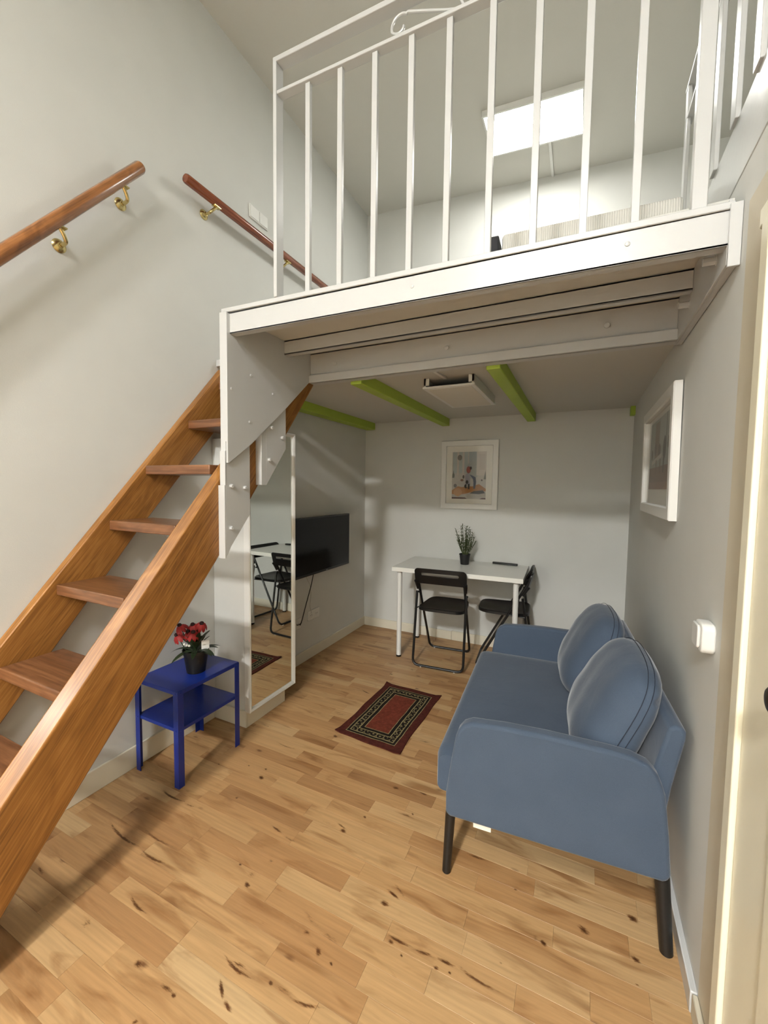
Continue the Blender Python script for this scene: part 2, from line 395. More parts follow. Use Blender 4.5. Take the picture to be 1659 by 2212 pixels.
def thing(name, label, cat, loc=(0, 0, 0), rz=0, group=None, kind=None):
    o = bpy.data.objects.new(name, None); COL.objects.link(o)
    o.empty_display_size = .1
    o.location = loc; o.rotation_euler = (0, 0, rz)
    WM[o] = Matrix.Translation(loc) @ Matrix.Rotation(rz, 4, 'Z')
    o['label'] = label; o['category'] = cat
    if group: o['group'] = group
    if kind: o['kind'] = kind
    return o
def tag(o, label, cat, group=None):
    o['label'] = label; o['category'] = cat
    if group: o['group'] = group
    return o
def struct(o, label=None):
    o['kind'] = 'structure'
    if label: o['label'] = label
    return o
def rect(cx, cy, w, h, r, n=5):
    """rounded rectangle outline"""
    pts = []
    for sx, sy, a0 in ((1, 1, 0), (-1, 1, 90), (-1, -1, 180), (1, -1, 270)):
        for k in range(n+1):
            a = math.radians(a0+90*k/n)
            pts.append((cx+sx*(w/2-r)+r*math.cos(a), cy+sy*(h/2-r)+r*math.sin(a)))
    return pts
def fillet(path, r, n=6):
    path = [Vector(p) for p in path]; out = [path[0]]
    for i in range(1, len(path)-1):
        a, b, c = path[i-1], path[i], path[i+1]
        d1, d2 = (a-b).normalized(), (c-b).normalized()
        p1, p2 = b+d1*r, b+d2*r
        for k in range(n+1):
            t = k/n; out.append(p1*(1-t)**2+b*2*t*(1-t)+p2*t*t)
    out.append(path[-1]); return out

# ------------------------------------------------------------------ room shell
def WX(y): return 2.248+.0035*y       # right wall, slightly out of square
def CZ(x): return 3.925-.075*x        # main ceiling falls a little to the right
Y0 = -8.2
XR = 4.4                              # far wall of the upper floor beyond the gallery railing
struct(MB().box(-.2, 0, Y0, .2, -.02, 4.2).build('wall_left', WALL))
struct(MB().box(0, XR, 0, .2, -.02, 4.2).build('wall_back', WALL))
struct(MB().prism([(WX(0), 0), (WX(0)+.12, 0), (WX(-2.298)+.12, -2.298), (WX(-2.298), -2.298)], 'z', -.02, 2.16).build('wall_right', WALL))
struct(MB().prism([(WX(-2.298), -2.298), (WX(-2.298)+.12, -2.298), (WX(Y0)+.12, Y0), (WX(Y0), Y0)], 'z', -.02, 2.05).build('wall_entrance', BEIGE))
struct(MB().prism([(WX(-2.298), -2.298), (WX(-2.298)+.12, -2.298), (WX(Y0)+.12, Y0), (WX(Y0), Y0)], 'z', 2.05, 2.16).build('wall_entrance_top', WALL))
struct(MB().box(XR, XR+.1, Y0, .2, 2.0, 4.2).build('wall_upper_right', WALL))
struct(MB().box(-.2, XR+.1, Y0-.1, Y0, -.02, 4.2).build('wall_front', WALL))
struct(MB().prism([(-.2, CZ(-.2)), (XR+.1, CZ(XR+.1)), (XR+.1, CZ(XR+.1)+.15), (-.2, CZ(-.2)+.15)], 'y', Y0-.1, .2).build('ceiling', CEILM))
# upper floor beyond the gallery
struct(MB().box(2.30, XR, Y0, 0, 2.16, 2.34).build('floor_upper', CEILM))
# fascia boards of the gallery over the right wall
g = MB(); g.prism([(WX(0)-.002, 0), (WX(0)+.06, 0), (WX(Y0)+.06, Y0), (WX(Y0)-.002, Y0)], 'z', 2.155, 2.266)
struct(g.build('trim_1', GLOSSW, bevel=.003))
g = MB(); g.prism([(WX(0)+.006, 0), (WX(0)+.06, 0), (WX(Y0)+.06, Y0), (WX(Y0)+.006, Y0)], 'z', 2.275, 2.355)
struct(g.build('trim_2', GLOSSW, bevel=.004))
# alcove ceiling (old ceiling behind the loft front) with green beams
lc = struct(MB().box(0, WX(0)+.01, -1.62, 0, 1.985, 2.09).build('ceiling_alcove', CEILM), 'white alcove ceiling under the loft')
for x0, x1 in ((.012, .105), (.775, .842), (1.497, 1.562), (2.218, 2.252)):
    g = MB().box(x0, x1, -1.62 if x0 < 2 else -.07, 0, 1.922, 1.99)
    g.build('beam', GREEN, lc, bevel=.004, label='lime green painted ceiling beam')
# pillar under the stairs
pil = struct(MB().box(0, .243, -1.853, -1.539, 0, 1.64).build('wall_pillar', WALL, bevel=.004))
# baseboards
def skirt(name, pts, z=.09, t=.012, mat=SKIRT):
    """pts: polyline on the floor, wall on the left-hand side going along it"""
    g = MB()
    for (a, b) in zip(pts[:-1], pts[1:]):
        a, b = Vector(a), Vector(b); d = (b-a).normalized(); n = Vector((d.y, -d.x))
        a2, b2 = a, b
        g.prism([tuple(a2), tuple(b2), tuple(b2+n*t), tuple(a2+n*t)], 'z', 0, z)
    return struct(g.build(name, mat, bevel=.003))
skirt('baseboard_left', [(0, Y0+.02), (0, -1.866)], .105)
g = MB().box(0, .255, -1.865, -1.853, 0, .095).box(.243, .255, -1.853, -1.539, 0, .095).box(0, .255, -1.539, -1.527, 0, .095)
struct(g.build('baseboard_pillar', SKIRT, bevel=.003))
skirt('baseboard_tv_wall', [(0, -1.527), (0, 0)], .085)
skirt('baseboard_back', [(.012, 0), (.668, 0)], .085)
skirt('baseboard_back_middle', [(.670, 0), (.905, 0)], .078, .010)
skirt('baseboard_back_right', [(.907, 0), (WX(0)-.02, 0)], .085)
skirt('baseboard_right', [(WX(0), -.014), (WX(-2.298), -2.298)], .062, .017, GLOSSW)
skirt('baseboard_entrance', [(WX(-2.298), -2.300), (WX(-2.45), -2.450)], .06, .014, BEIGE)

# ------------------------------------------------------------------ floor: strip parquet, each strip an object
fl = MB().box(-.1, 2.4, Y0, .1, -.05, -.010).build('floor', DARK)
struct(fl, 'beech strip parquet floor with dark knots, strips running across the room')
ROW = .0695; Y_SEAM = -2.78
def plank_mesh(name, x0, x1, y0, y1, tone, zt=0.0):
    c = .0003
    me = bpy.data.meshes.new(name)
    a = [(x0, y0), (x1, y0), (x1, y1), (x0, y1)]
    b = [(x0+c, y0+c), (x1-c, y0+c), (x1-c, y1-c), (x0+c, y1-c)]
    vs = [(x, y, -.010) for x, y in a]+[(x, y, zt-c) for x, y in a]+[(x, y, zt) for x, y in b]
    fs = [(8, 9, 10, 11), (3, 2, 1, 0)]+[(i, (i+1) % 4, 4+(i+1) % 4, 4+i) for i in range(4)]+[(4+i, 4+(i+1) % 4, 8+(i+1) % 4, 8+i) for i in range(4)]
    me.from_pydata(vs, [], fs); me.materials.append(FLOORM)
    at = me.attributes.new('tone', 'FLOAT', 'POINT')
    at.data.foreach_set('value', [tone]*len(vs)); return me
rnd = random.Random(11)
planks = []; far = []
k0 = math.floor((0-Y_SEAM)/ROW)+1
kmin = -52
for k in range(kmin, k0+1):
    y0 = Y_SEAM+k*ROW; y1 = y0+ROW
    gap = .0007 if k % 3 == 0 else .00012
    yy0, yy1 = y0+gap/2, min(y1, .02)
    if yy0 > .0: continue
    x = -rnd.uniform(.02, .40); first = True
    while x < 2.26:
        L = rnd.choice((.26, .30, .34, .38, .42, .46, .50))
        xa, xb = max(x, -.03), min(x+L, 2.30)
        x += L
        if xb-xa < .04: continue
        t = rnd.betavariate(2.2, 1.6)
        if rnd.random() < .10: t = rnd.uniform(0, .12)
        if y0 > -3.21 and len(planks) < 300:
            me = plank_mesh('plank', xa+.00012, xb-.00025, yy0, yy1-gap/2, t)
            o = bpy.data.objects.new('plank', me); COL.objects.link(o); o.parent = fl; WM[o] = Matrix.Identity(4)
            planks.append((xa, xb, yy0, yy1, o))
        else: far.append((xa+.00012, xb-.00025, yy0, yy1-gap/2, t))
vs, fs, tn = [], [], []
for xa, xb, ya, yb, t in far:
    n = len(vs)
    vs += [(xa, ya, 0), (xb, ya, 0), (xb, yb, 0), (xa, yb, 0), (xa, ya, -.01), (xb, ya, -.01), (xb, yb, -.01), (xa, yb, -.01)]
    fs += [(n, n+1, n+2, n+3), (n, n+4, n+5, n+1), (n+1, n+5, n+6, n+2), (n+2, n+6, n+7, n+3), (n+3, n+7, n+4, n)]; tn += [t]*8
me = bpy.data.meshes.new('planks_behind_viewer'); me.from_pydata(vs, [], fs); me.materials.append(FLOORM)
at = me.attributes.new('tone', 'FLOAT', 'POINT'); at.data.foreach_set('value', tn)
o = bpy.data.objects.new('plank_field', me); COL.objects.link(o); o.parent = fl; o['kind'] = 'stuff'; WM[o] = Matrix.Identity(4)
# knots and mineral streaks: (x, y, half length, half width, angle deg, strength, bend)
knots = [(0.349, -2.623, 0.12, 0.006, -5, 0.9, 0.12), (0.543, -2.631, 0.075, 0.006, 2, 0.9, 0.12), (0.481, -2.57, 0.11, 0.006, -1, 0.7, 0.12), (0.335, -2.398, 0.078, 0.006, -1, 1, 0.12), (0.451, -2.396, 0.038, 0.006, 5, 0.6, 0), (0.66, -2.766, 0.052, 0.006, -7, 0.9, 0.12),
 (0.926, -2.552, 0.014, 0.0087, -20, 1, 0), (0.913, -2.518, 0.017, 0.0169, -59, 0.5, 0), (1.186, -2.547, 0.05, 0.0096, -19, 0.45, 0.12), (1.272, -2.565, 0.04, 0.0096, -3, 0.5, 0), (1.264, -2.613, 0.015, 0.0093, -42, 0.9, 0), (1.315, -2.622, 0.007, 0.0043, -17, 1, 0),
 (1.202, -2.585, 0.014, 0.0087, -2, 0.7, 0), (1.079, -2.753, 0.057, 0.006, -4, 0.9, 0.12), (1.081, -2.741, 0.03, 0.006, 4, 0.7, 0), (1.079, -2.805, 0.027, 0.006, -34, 1, 0), (1.122, -2.825, 0.022, 0.006, -15, 0.95, 0), (1.19, -2.735, 0.01, 0.0062, -11, 0.9, 0),
 (1.305, -2.732, 0.053, 0.006, 14, 0.8, 0.12), (1.235, -2.732, 0.035, 0.0096, 9, 0.5, 0), (0.943, -2.869, 0.026, 0.006, 3, 0.8, 0), (0.974, -2.872, 0.01, 0.0062, -3, 0.9, 0), (0.818, -2.867, 0.016, 0.0099, -7, 0.9, 0), (0.935, -2.953, 0.009, 0.0056, 47, 0.8, 0),
 (1.393, -2.359, 0.03, 0.006, -15, 1, 0), (1.404, -2.335, 0.034, 0.006, -30, 0.6, 0), (1.379, -2.399, 0.017, 0.0105, -7, 0.9, 0), (0.866, -2.327, 0.038, 0.006, -10, 0.8, 0), (0.939, -2.341, 0.035, 0.006, -1, 0.6, 0), (1.091, -2.197, 0.035, 0.006, -13, 0.7, 0),
 (1.107, -2.214, 0.017, 0.0105, -14, 0.9, 0), (1.029, -2.209, 0.039, 0.0096, 0, 0.4, 0), (1.304, -2.029, 0.037, 0.006, 1, 0.7, 0), (1.325, -2.011, 0.009, 0.0056, -43, 0.9, 0), (1.2, -1.906, 0.017, 0.0105, 2, 0.9, 0), (1.327, -1.883, 0.024, 0.006, -10, 0.9, 0),
 (0.353, -2.151, 0.008, 0.005, 4, 0.8, 0), (0.605, -2.13, 0.018, 0.0112, -20, 1, 0), (0.493, -2.093, 0.007, 0.0043, -4, 0.9, 0), (0.585, -2.075, 0.009, 0.0056, -10, 0.9, 0), (0.597, -2.274, 0.009, 0.0056, -3, 0.8, 0), (0.849, -2.506, 0.008, 0.005, -4, 0.9, 0),
 (0.939, -2.446, 0.011, 0.0068, 0, 0.6, 0), (1.152, -2.115, 0.01, 0.0062, -20, 0.9, 0), (0.972, -1.905, 0.178, 0.0096, -6, 0.35, 0.12), (1.863, -2.292, 0.013, 0.0081, -23, 1, 0), (1.84, -2.287, 0.012, 0.0119, -15, 0.5, 0), (1.974, -2.197, 0.02, 0.012, -27, 0.9, 0),
 (2.116, -2.088, 0.02, 0.012, -19, 1, 0), (2.111, -2.218, 0.014, 0.0087, -19, 1, 0), (1.762, -2.156, 0.008, 0.005, -17, 0.7, 0), (1.612, -2.093, 0.04, 0.006, 3, 0.8, 0), (1.466, -2.482, 0.045, 0.006, -1, 0.9, 0.12), (1.544, -2.478, 0.035, 0.006, 8, 0.8, 0),
 (1.611, -2.472, 0.032, 0.006, 2, 0.9, 0), (1.704, -2.476, 0.063, 0.006, -5, 0.8, 0.12), (1.59, -2.498, 0.009, 0.0056, 3, 0.9, 0), (1.629, -2.492, 0.006, 0.004, -18, 1, 0), (1.489, -2.513, 0.006, 0.004, -31, 1, 0), (1.446, -2.494, 0.011, 0.0068, -11, 0.8, 0),
 (2.107, -2.288, 0.006, 0.004, -13, 0.7, 0), (1.756, -2.403, 0.006, 0.004, -10, 0.6, 0), (0.334, -1.794, 0.061, 0.0096, -8, 0.5, 0.12), (0.56, -1.893, 0.076, 0.006, -1, 0.6, 0.12), (0.36, -1.277, 0.128, 0.0096, 6, 0.5, 0.12), (0.662, -1.194, 0.044, 0.006, -17, 0.9, 0.12),
 (0.319, -1.452, 0.179, 0.0096, 3, 0.45, 0.12), (0.089, -1.127, 0.059, 0.0096, 39, 0.5, 0.12), (0.652, -1.501, 0.046, 0.006, 8, 0.6, 0.12), (0.363, -1.143, 0.062, 0.006, 11, 0.6, 0.12), (0.937, -0.969, 0.17, 0.0096, 1, 0.35, 0.12), (1.202, -1.523, 0.032, 0.006, 8, 0.7, 0),
 (0.743, -1.7, 0.016, 0.0099, -17, 1, 0), (0.627, -1.491, 0.034, 0.006, 8, 0.6, 0), (0.232, -2.837, 0.032, 0.006, -7, 0.7, 0), (0.57, -2.868, 0.017, 0.0169, 3, 0.5, 0), (0.706, -0.877, 0.02, 0.012, -7, 0.7, 0), (0.814, -0.736, 0.02, 0.012, -9, 0.6, 0),
 (0.471, -0.998, 0.028, 0.0096, 4, 0.5, 0), (1.062, -2.625, 0.015, 0.0149, -2, 0.3, 0)]
def knot_obj(x, y, L, W, ang, st, bend):
    best = None
    for xa, xb, ya, yb, o in planks:
        if xa <= x <= xb and ya <= y <= yb: best = o; break
    if best is None: best = planks[0][4]
    vs, fs, dk = [(x, y, .00035)], [], [st]
    a = math.radians(ang); ns = 18; R = (.35, .7, 1.0); D = (.70, .34, 0)
    for q, (rr_, dd) in enumerate(zip(R, D)):
        for k in range(ns):
            t = 2*PI*k/ns; jit = 1+(rnd.uniform(-.16, .16) if rr_ < 1 else 0)
            u, v = math.cos(t)*L*rr_*jit*1.35, math.sin(t)*W*rr_*jit*1.35
            v += bend*u*u/L if L else 0
            vs.append((x+u*math.cos(a)-v*math.sin(a), y+u*math.sin(a)+v*math.cos(a), .00035)); dk.append(dd*st)
    for k in range(ns): fs.append((0, 1+k, 1+(k+1) % ns))
    for q in range(2):
        for k in range(ns):
            i0 = 1+q*ns; i1 = 1+(q+1)*ns
            fs.append((i0+k, i1+k, i1+(k+1) % ns, i0+(k+1) % ns))
    me = bpy.data.meshes.new('knot'); me.from_pydata(vs, [], fs); me.materials.append(KNOTM)
    at = me.attributes.new('dark', 'FLOAT', 'POINT'); at.data.foreach_set('value', dk)
    o = bpy.data.objects.new('knot', me); COL.objects.link(o); o.parent = best; WM[o] = Matrix.Identity(4)
for kk in knots: knot_obj(*kk)

# ------------------------------------------------------------------ loft platform
loft = thing('loft_platform', 'white painted steel and timber loft platform spanning the room above the table', 'loft', (0.54, -2.25, 2.0))
YF = -2.25; XP = .555
def channel_y(g, x0, x1, yf, z0, z1, t=.007, fl_=.035):
    """C channel running along X, web facing -Y"""
    g.box(x0, x1, yf, yf+t, z0, z1); g.box(x0, x1, yf, yf+fl_, z0, z0+t); g.box(x0, x1, yf, yf+fl_, z1-t, z1)
def sag(bm, k=.0175, x0=.54):
    for v in bm.verts: v.co.z -= k*(v.co.x-x0)
g = MB(); channel_y(g, .512, 2.225, YF, 2.010, 2.098); sag(g.bm); g.build('front_beam', GLOSSW, loft, bevel=.0015)
g = MB(); channel_y(g, XP, 2.214, -1.90, 2.025, 2.092); g.build('joist', GLOSSW, loft, bevel=.0015)
g = MB(); channel_y(g, XP, 2.214, -1.68, 1.935, 2.092, .007, .05)
g.box(XP, 2.214, -1.694, -1.682, 1.935, 1.975)
g.build('joist', GLOSSW, loft, bevel=.0015)
def ybolt(parent, x, y, z, r, h):
    M = Matrix.Translation((x, y, z)) @ Matrix.Rotation(PI/2, 4, 'X')
    g = MB(); g.lathe([(r, 0), (r, h*.6), (r*.6, h)], n=12, M=M); return g.build('bolt', GLOSSW, parent)
for x, z in ((1.38, 2.045), (2.0, 2.035)): ybolt(loft, x, YF, z, .0065, .0025)
for x in (.72, 1.33, 1.98): ybolt(loft, x, -1.694, 2.02, .010, .004)
# deck boards (long boards along X with open joints)
for y0, y1 in ((-2.205, -1.90), (-1.899, -1.681), (-1.680, -1.38), (-1.379, -1.08), (-1.079, -.78), (-.779, -.48), (-.479, -.18), (-.179, -.002)):
    x0 = .512 if y0 < -1.5 else .002
    MB().box(x0, 2.235, y0+.001, y1-.001, 2.0935, 2.1165).build('deck_board', CEILM, loft, bevel=.001)
# dark open joints above the joists are real gaps; shims leave them broken up
# side plate with flange on the stair side
g = MB(); pl = [(-2.262, 2.0), (-2.262, 1.47), (-2.129, 1.562), (-1.876, 1.773), (-1.671, 1.956), (-1.64, 1.985), (-1.64, 2.092), (-2.262, 2.092)]
g.prism(pl, 'x', XP-.004, XP+.004)
g.box(.518, XP+.004, -2.268, -2.260, 1.47, 2.097)
sp = g.build('side_plate', GLOSSW, loft, bevel=.0012)
def bolt(parent, x, y, z, r=.007, h=.008, axis='x', label=None):
    M = Matrix.Translation((x, y, z)) @ (Matrix.Rotation(PI/2, 4, 'Y') if axis == 'x' else Matrix.Rotation(-PI/2, 4, 'Y'))
    g = MB(); g.lathe([(r*1.3, 0), (r*1.3, .002), (r, .002), (r, h), (r*.7, h+.0015)], n=6, M=M)
    return g.build('bolt', GLOSSW, parent)
for y, z in ((-2.245, 1.785), (-2.130, 1.868), (-1.985, 1.815), (-2.14, 1.66)): bolt(sp, XP+.003, y, z, .0055, .003)
# hangers bolted to the stringer
g = MB(); g.prism([(-2.272, 1.56), (-2.272, 1.065), (-2.245, 1.11), (-2.131, 1.245), (-2.131, 1.58)], 'x', XP-.012, XP-.005)
g.box(.5135, XP-.005, -2.280, -2.272, 1.06, 1.375); g.box(.520, XP-.005, -2.276, -2.268, 1.375, 1.52)
hg = g.build('hanger', GLOSSW, loft, bevel=.0012)
for y, z in ((-2.244, 1.372), (-2.165, 1.365), (-2.247, 1.19)): bolt(hg, XP-.006, y, z, .0085, .012)
g = MB(); g.prism([(-2.022, 1.66), (-2.022, 1.378), (-1.878, 1.563), (-1.878, 1.80)], 'x', XP-.012, XP-.005)
g.box(.5135, XP-.005, -2.055, -2.022, 1.378, 1.70)
hg = g.build('hanger', GLOSSW, loft, bevel=.0012)
for y, z in ((-1.99, 1.655), (-1.91, 1.615), (-2.005, 1.50)): bolt(hg, XP-.006, y, z, .0085, .012)
# wall channel on the right
g = MB()
g.prism([(-2.25, 1.935), (-1.62, 1.935), (-1.62, 2.092), (-2.25, 2.092)], 'x', 2.214, 2.221)
g.box(2.221, WX(-2.2)-.001, -2.25, -1.62, 1.935, 1.945)
g.box(2.214, WX(-2.25)-.001, -2.262, -2.254, 1.925, 2.075)
wb = g.build('wall_channel', GLOSSW, loft, bevel=.0012)
for y, z in ((-2.16, 1.99), (-1.86, 1.995)): bolt(wb, 2.214, y, z, .011, .030, axis='-x')

# ------------------------------------------------------------------ railings
rl = thing('loft_railing', 'white wrought iron railing with scrolls along the loft front edge', 'railing', (.81, YF+.01, 2.117))
YR = YF+.012
def flat_bar(a, b, w, d):
    g = MB(); a, b = Vector(a), Vector(b); t = (b-a).normalized(); s_ = Vector((0, 1, 0)); n = t.cross(s_)
    vs = []
    for p in (a, b):
        for i, j in ((-1, -1), (1, -1), (1, 1), (-1, 1)): vs.append(tuple(p+n*(w/2*i)+s_*(d/2*j)))
    g._add(vs, [(3, 2, 1, 0), (4, 5, 6, 7), (0, 1, 5, 4), (1, 2, 6, 5), (2, 3, 7, 6), (3, 0, 4, 7)]); return g
def zt(x): return 2.982-.034*(x-.8)          # the railing sags slightly towards the right, as in the photo
def zm(x): return 2.866-.034*(x-.8)
def zb(x): return 2.107-.0215*(x-.8)
flat_bar((.515, YR, 2.109), (2.225, YR, 2.074), .018, .034).build('bottom_rail', GLOSSW, rl, bevel=.002)
flat_bar((.800, YR, zt(.8)), (2.175, YR, zt(2.175)), .018, .042).build('top_rail', GLOSSW, rl, bevel=.002)
flat_bar((.815, YR, zm(.8)), (2.14, YR, zm(2.14)), .012, .034).build('middle_rail', GLOSSW, rl, bevel=.002)
MB().box(.800, .816, YR-.021, YR+.021, 2.112, zt(.8)+.008).build('post', GLOSSW, rl, bevel=.002)
MB().box(2.137, 2.170, YR-.012, YR+.016, 2.080, zt(2.15)+.008).build('post', GLOSSW, rl, bevel=.002)
for i, x in enumerate((.951, 1.090, 1.228, 1.362, 1.490, 1.624, 1.756, 1.889, 2.015)):
    MB().box(x-.010, x+.010, YR-.008, YR+.008, zb(x)+.006, zm(x)-.005).build('baluster', GLOSSW, rl, bevel=.0015)
def scroll(sgn, cx):
    pts = []
    for k in range(30):
        a = math.radians(-30-k*9.5); r = .012+.021*min(1, k/14)
        pts.append((1.320+r*math.cos(a)*1.0, YR, 2.895+r*math.sin(a)))
    pts += [(1.345, YR, 2.9245), (1.40, YR, 2.902), (1.47, YR, 2.872), (1.530, YR, zm(1.53)+.008)]
    pts = [((cx+(cx-p[0])) if sgn < 0 else p[0], p[1], p[2]) for p in pts]
    g = MB(); g.tube(pts, .0045, 8); return g
scroll(1, 0).build('scroll', GLOSSW, rl); scroll(-1, 1.56).build('scroll', GLOSSW, rl)
g = MB(); g.tube([(1.535, YR, zm(1.53)+.006), (1.520, YR, 2.885), (1.505, YR, 2.915), (1.520, YR, 2.945), (1.545, YR, 2.93), (1.56, YR, 2.90), (1.575, YR, 2.93), (1.60, YR, 2.945), (1.615, YR, 2.915), (1.60, YR, 2.885), (1.585, YR, zm(1.58)+.006)], .0045, 8)
g.build('scroll', GLOSSW, rl)

gr = thing('gallery_railing', 'white iron railing running along the right hand gallery above the door', 'railing', (2.262, -1.48, 2.355))
GX = lambda y: 2.243
for y in (-1.462, -1.93, -2.125, -2.29):
    MB().box(GX(y)-.005, GX(y)+.008, y-.022, y+.022, 2.350, 2.985 if y > -1.6 else 2.86).build('baluster', GLOSSW, gr, bevel=.002)
y = -1.72
MB().box(GX(y)-.005, GX(y)+.008, y-.014, y+.014, 2.350, 2.86).build('baluster', GLOSSW, gr, bevel=.002)
for y in (-2.46, -2.64, -2.82, -3.0): MB().box(GX(y)-.005, GX(y)+.008, y-.016, y+.016, 2.350, 2.86).build('baluster', GLOSSW, gr, bevel=.002)
MB().box(2.236, 2.266, -3.2, -1.44, 2.985, 2.999).build('top_rail', GLOSSW, gr, bevel=.002)
MB().box(2.238, 2.262, -3.2, -1.44, 2.860, 2.872).build('middle_rail', GLOSSW, gr, bevel=.002)

# ------------------------------------------------------------------ staircase
st = thing('staircase', 'steep open wooden staircase of orange-brown timber against the left wall', 'staircase', (.28, -3.3, 0))
T12 = 1.203
def top_o(y): return 1.379+T12*(y+2.304)
outer = [(-3.45, 0), (-2.304, 1.379), (-1.60, 2.09), (-1.565, 2.09), (-1.60, 1.945), (-2.308, 1.047), (-3.01, .235), (-3.20, 0)]
outer[0] = (-2.304-1.379/T12, 0); outer[2] = (-2.304+(2.088-1.379)/T12, 2.088)
inner = list(outer); inner[0] = (-2.241-1.462/1.167, 0); inner[1] = (-2.241, 1.462); inner[2] = (-1.675, 2.088)
g = MB(); n_ = len(outer)
g._add([(.470, a, b) for a, b in inner]+[(.513, a+.011, b) for a, b in outer],
       [tuple(range(n_))[::-1], tuple(range(n_, 2*n_))]+[(i, (i+1) % n_, n_+(i+1) % n_, n_+i) for i in range(n_)])
g.build('stringer', STRING, st, bevel=.004)
ytop = -2.268+(2.075-1.475)/1.2
wall_s = [(-2.268-1.475/1.2, 0), (ytop-.04, 2.035), (ytop, 2.05), (ytop+.12, 2.05), (-1.62, 1.96), (-2.333, 1.150), (-2.554, .875), (-3.26, 0)]
MB().prism(wall_s, 'x', .002, .045).build('stringer', STRING, st, bevel=.004)
MB().box(.002, .045, ytop-.05, ytop+.02, 2.052, 2.09).build('end_cap', GLOSSW, st, bevel=.002)
for y, z in ((-1.855, 1.955), (-2.059, 1.709), (-2.298, 1.463), (-2.470, 1.214), (-2.680, .972), (-2.868, .708), (-3.075, .462), (-3.28, .215)):
    MB().box(.0455, .4690, y+.012, y+.217, z-.042, z).build('tread', TREADM, st, bevel=.004, seg=3)

# ------------------------------------------------------------------ handrails
def bracket(parent, rail_pt, disc_yz, r):
    """rail_pt = centre of the rail above the bracket"""
    y, z = disc_yz; rx, ry, rz = rail_pt
    g = MB(); M = Matrix.Translation((0, y, z)) @ Matrix.Rotation(PI/2, 4, 'Y')
    g.lathe([(.026, .001), (.026, .004), (.020, .010), (.011, .014), (.010, .020)], n=20, M=M)
    path = [(.015, y, z), (.035, y, z-.004), (.055, y, z+.002), (.066, y+(ry-y)*.5, z+.020), (.070, ry, rz-r-.004)]
    path = fillet(path, .008, 3); g.tube(path, .0075, 10)
    g.box(.058, .082, ry-.022, ry+.022, rz-r-.004, rz-r+.001)
    return g.build('bracket', BRASS, parent, label='brass bracket')
h1 = thing('handrail', 'round wooden handrail sloping up the wall above the stairs, shiny and lighter brown', 'handrail', (.07, -2.29, 2.81))
def h1p(y): return (.070, y, 2.800+1.235*(y+2.293))
g = MB(); g.tube([h1p(-3.35), h1p(-2.5), h1p(-2.299), h1p(-2.293)], [.0255, .0255, .0255, .0225], 24); g.build('rail', RAILM, h1)
for y in (-2.375, -2.625):
    p_ = h1p(y); bracket(h1, p_, (y+.030, p_[2]-.072), .030)
h2 = thing('handrail', 'level dark wooden handrail on the wall behind the loft railing', 'handrail', (.07, -2.05, 2.9))
g = MB(); g.tube([(.07, -2.060, 2.906), (.07, -2.053, 2.906), (.07, -1.2, 2.908), (.07, -.55, 2.910)], [.020, .0235, .0235, .0235], 24); g.build('rail', RAILM2, h2)
for y in (-1.865, -1.265): bracket(h2, (.07, y, 2.907), (y-.025, 2.845), .0235)

# ------------------------------------------------------------------ ceiling lamps
def lamp_panel(label, x0, x1, y0, y1, zf, mat, name='ceiling_lamp', depth=.035, cable=True):
    cx = (x0+x1)/2
    t = thing(name, label, 'ceiling lamp', (cx, (y0+y1)/2, zf(cx)))
    g = MB(); b = .012
    for a0, a1, c0, c1 in ((x0, x0+b, y0, y1), (x1-b, x1, y0, y1), (x0+b, x1-b, y0, y0+b), (x0+b, x1-b, y1-b, y1)):
        vs = [(a0, c0), (a1, c0), (a1, c1), (a0, c1)]
        P = [(x, y, zf(x)-depth) for x, y in vs]+[(x, y, zf(x)-.001) for x, y in vs]
        g._add(P, [(3, 2, 1, 0), (4, 5, 6, 7), (0, 1, 5, 4), (1, 2, 6, 5), (2, 3, 7, 6), (3, 0, 4, 7)])
    g.build('frame', WPLAST, t)
    vs = [(x0+b, y0+b), (x1-b, y0+b), (x1-b, y1-b), (x0+b, y1-b)]
    g = MB(); g._add([(x, y, zf(x)-depth+.002) for x, y in vs]+[(x, y, zf(x)-depth+.006) for x, y in vs],
                     [(3, 2, 1, 0), (4, 5, 6, 7), (0, 1, 5, 4), (1, 2, 6, 5), (2, 3, 7, 6), (3, 0, 4, 7)])
    g.build('diffuser', mat, t)
    return t
lp = lamp_panel('lit rectangular ceiling light panel glowing above the loft', 1.235, 1.845, -.745, -.385, CZ, LAMPON, depth=.04)
lamp_panel('lit ceiling light panel behind the viewer, the one nearer the stairs', .95+.35, 1.55+.35, -5.50, -4.90, CZ, LAMPROOM, depth=.04)
lamp_panel('lit ceiling light panel behind the viewer, the one nearer the front wall', 1.25, 1.60, -7.40, -6.83, CZ, LAMPFAR, depth=.04)
g = MB(); g._add([(x, y, CZ(x)-d) for d in (.012, .001) for x, y in ((1.615, -.385), (1.633, -.385), (1.633, -.002), (1.615, -.002))],
                 [(3, 2, 1, 0), (4, 5, 6, 7), (0, 1, 5, 4), (1, 2, 6, 5), (2, 3, 7, 6), (3, 0, 4, 7)])
struct(g.build('trim_3', WPLAST), 'white cable trunking from the lit lamp to the back wall')
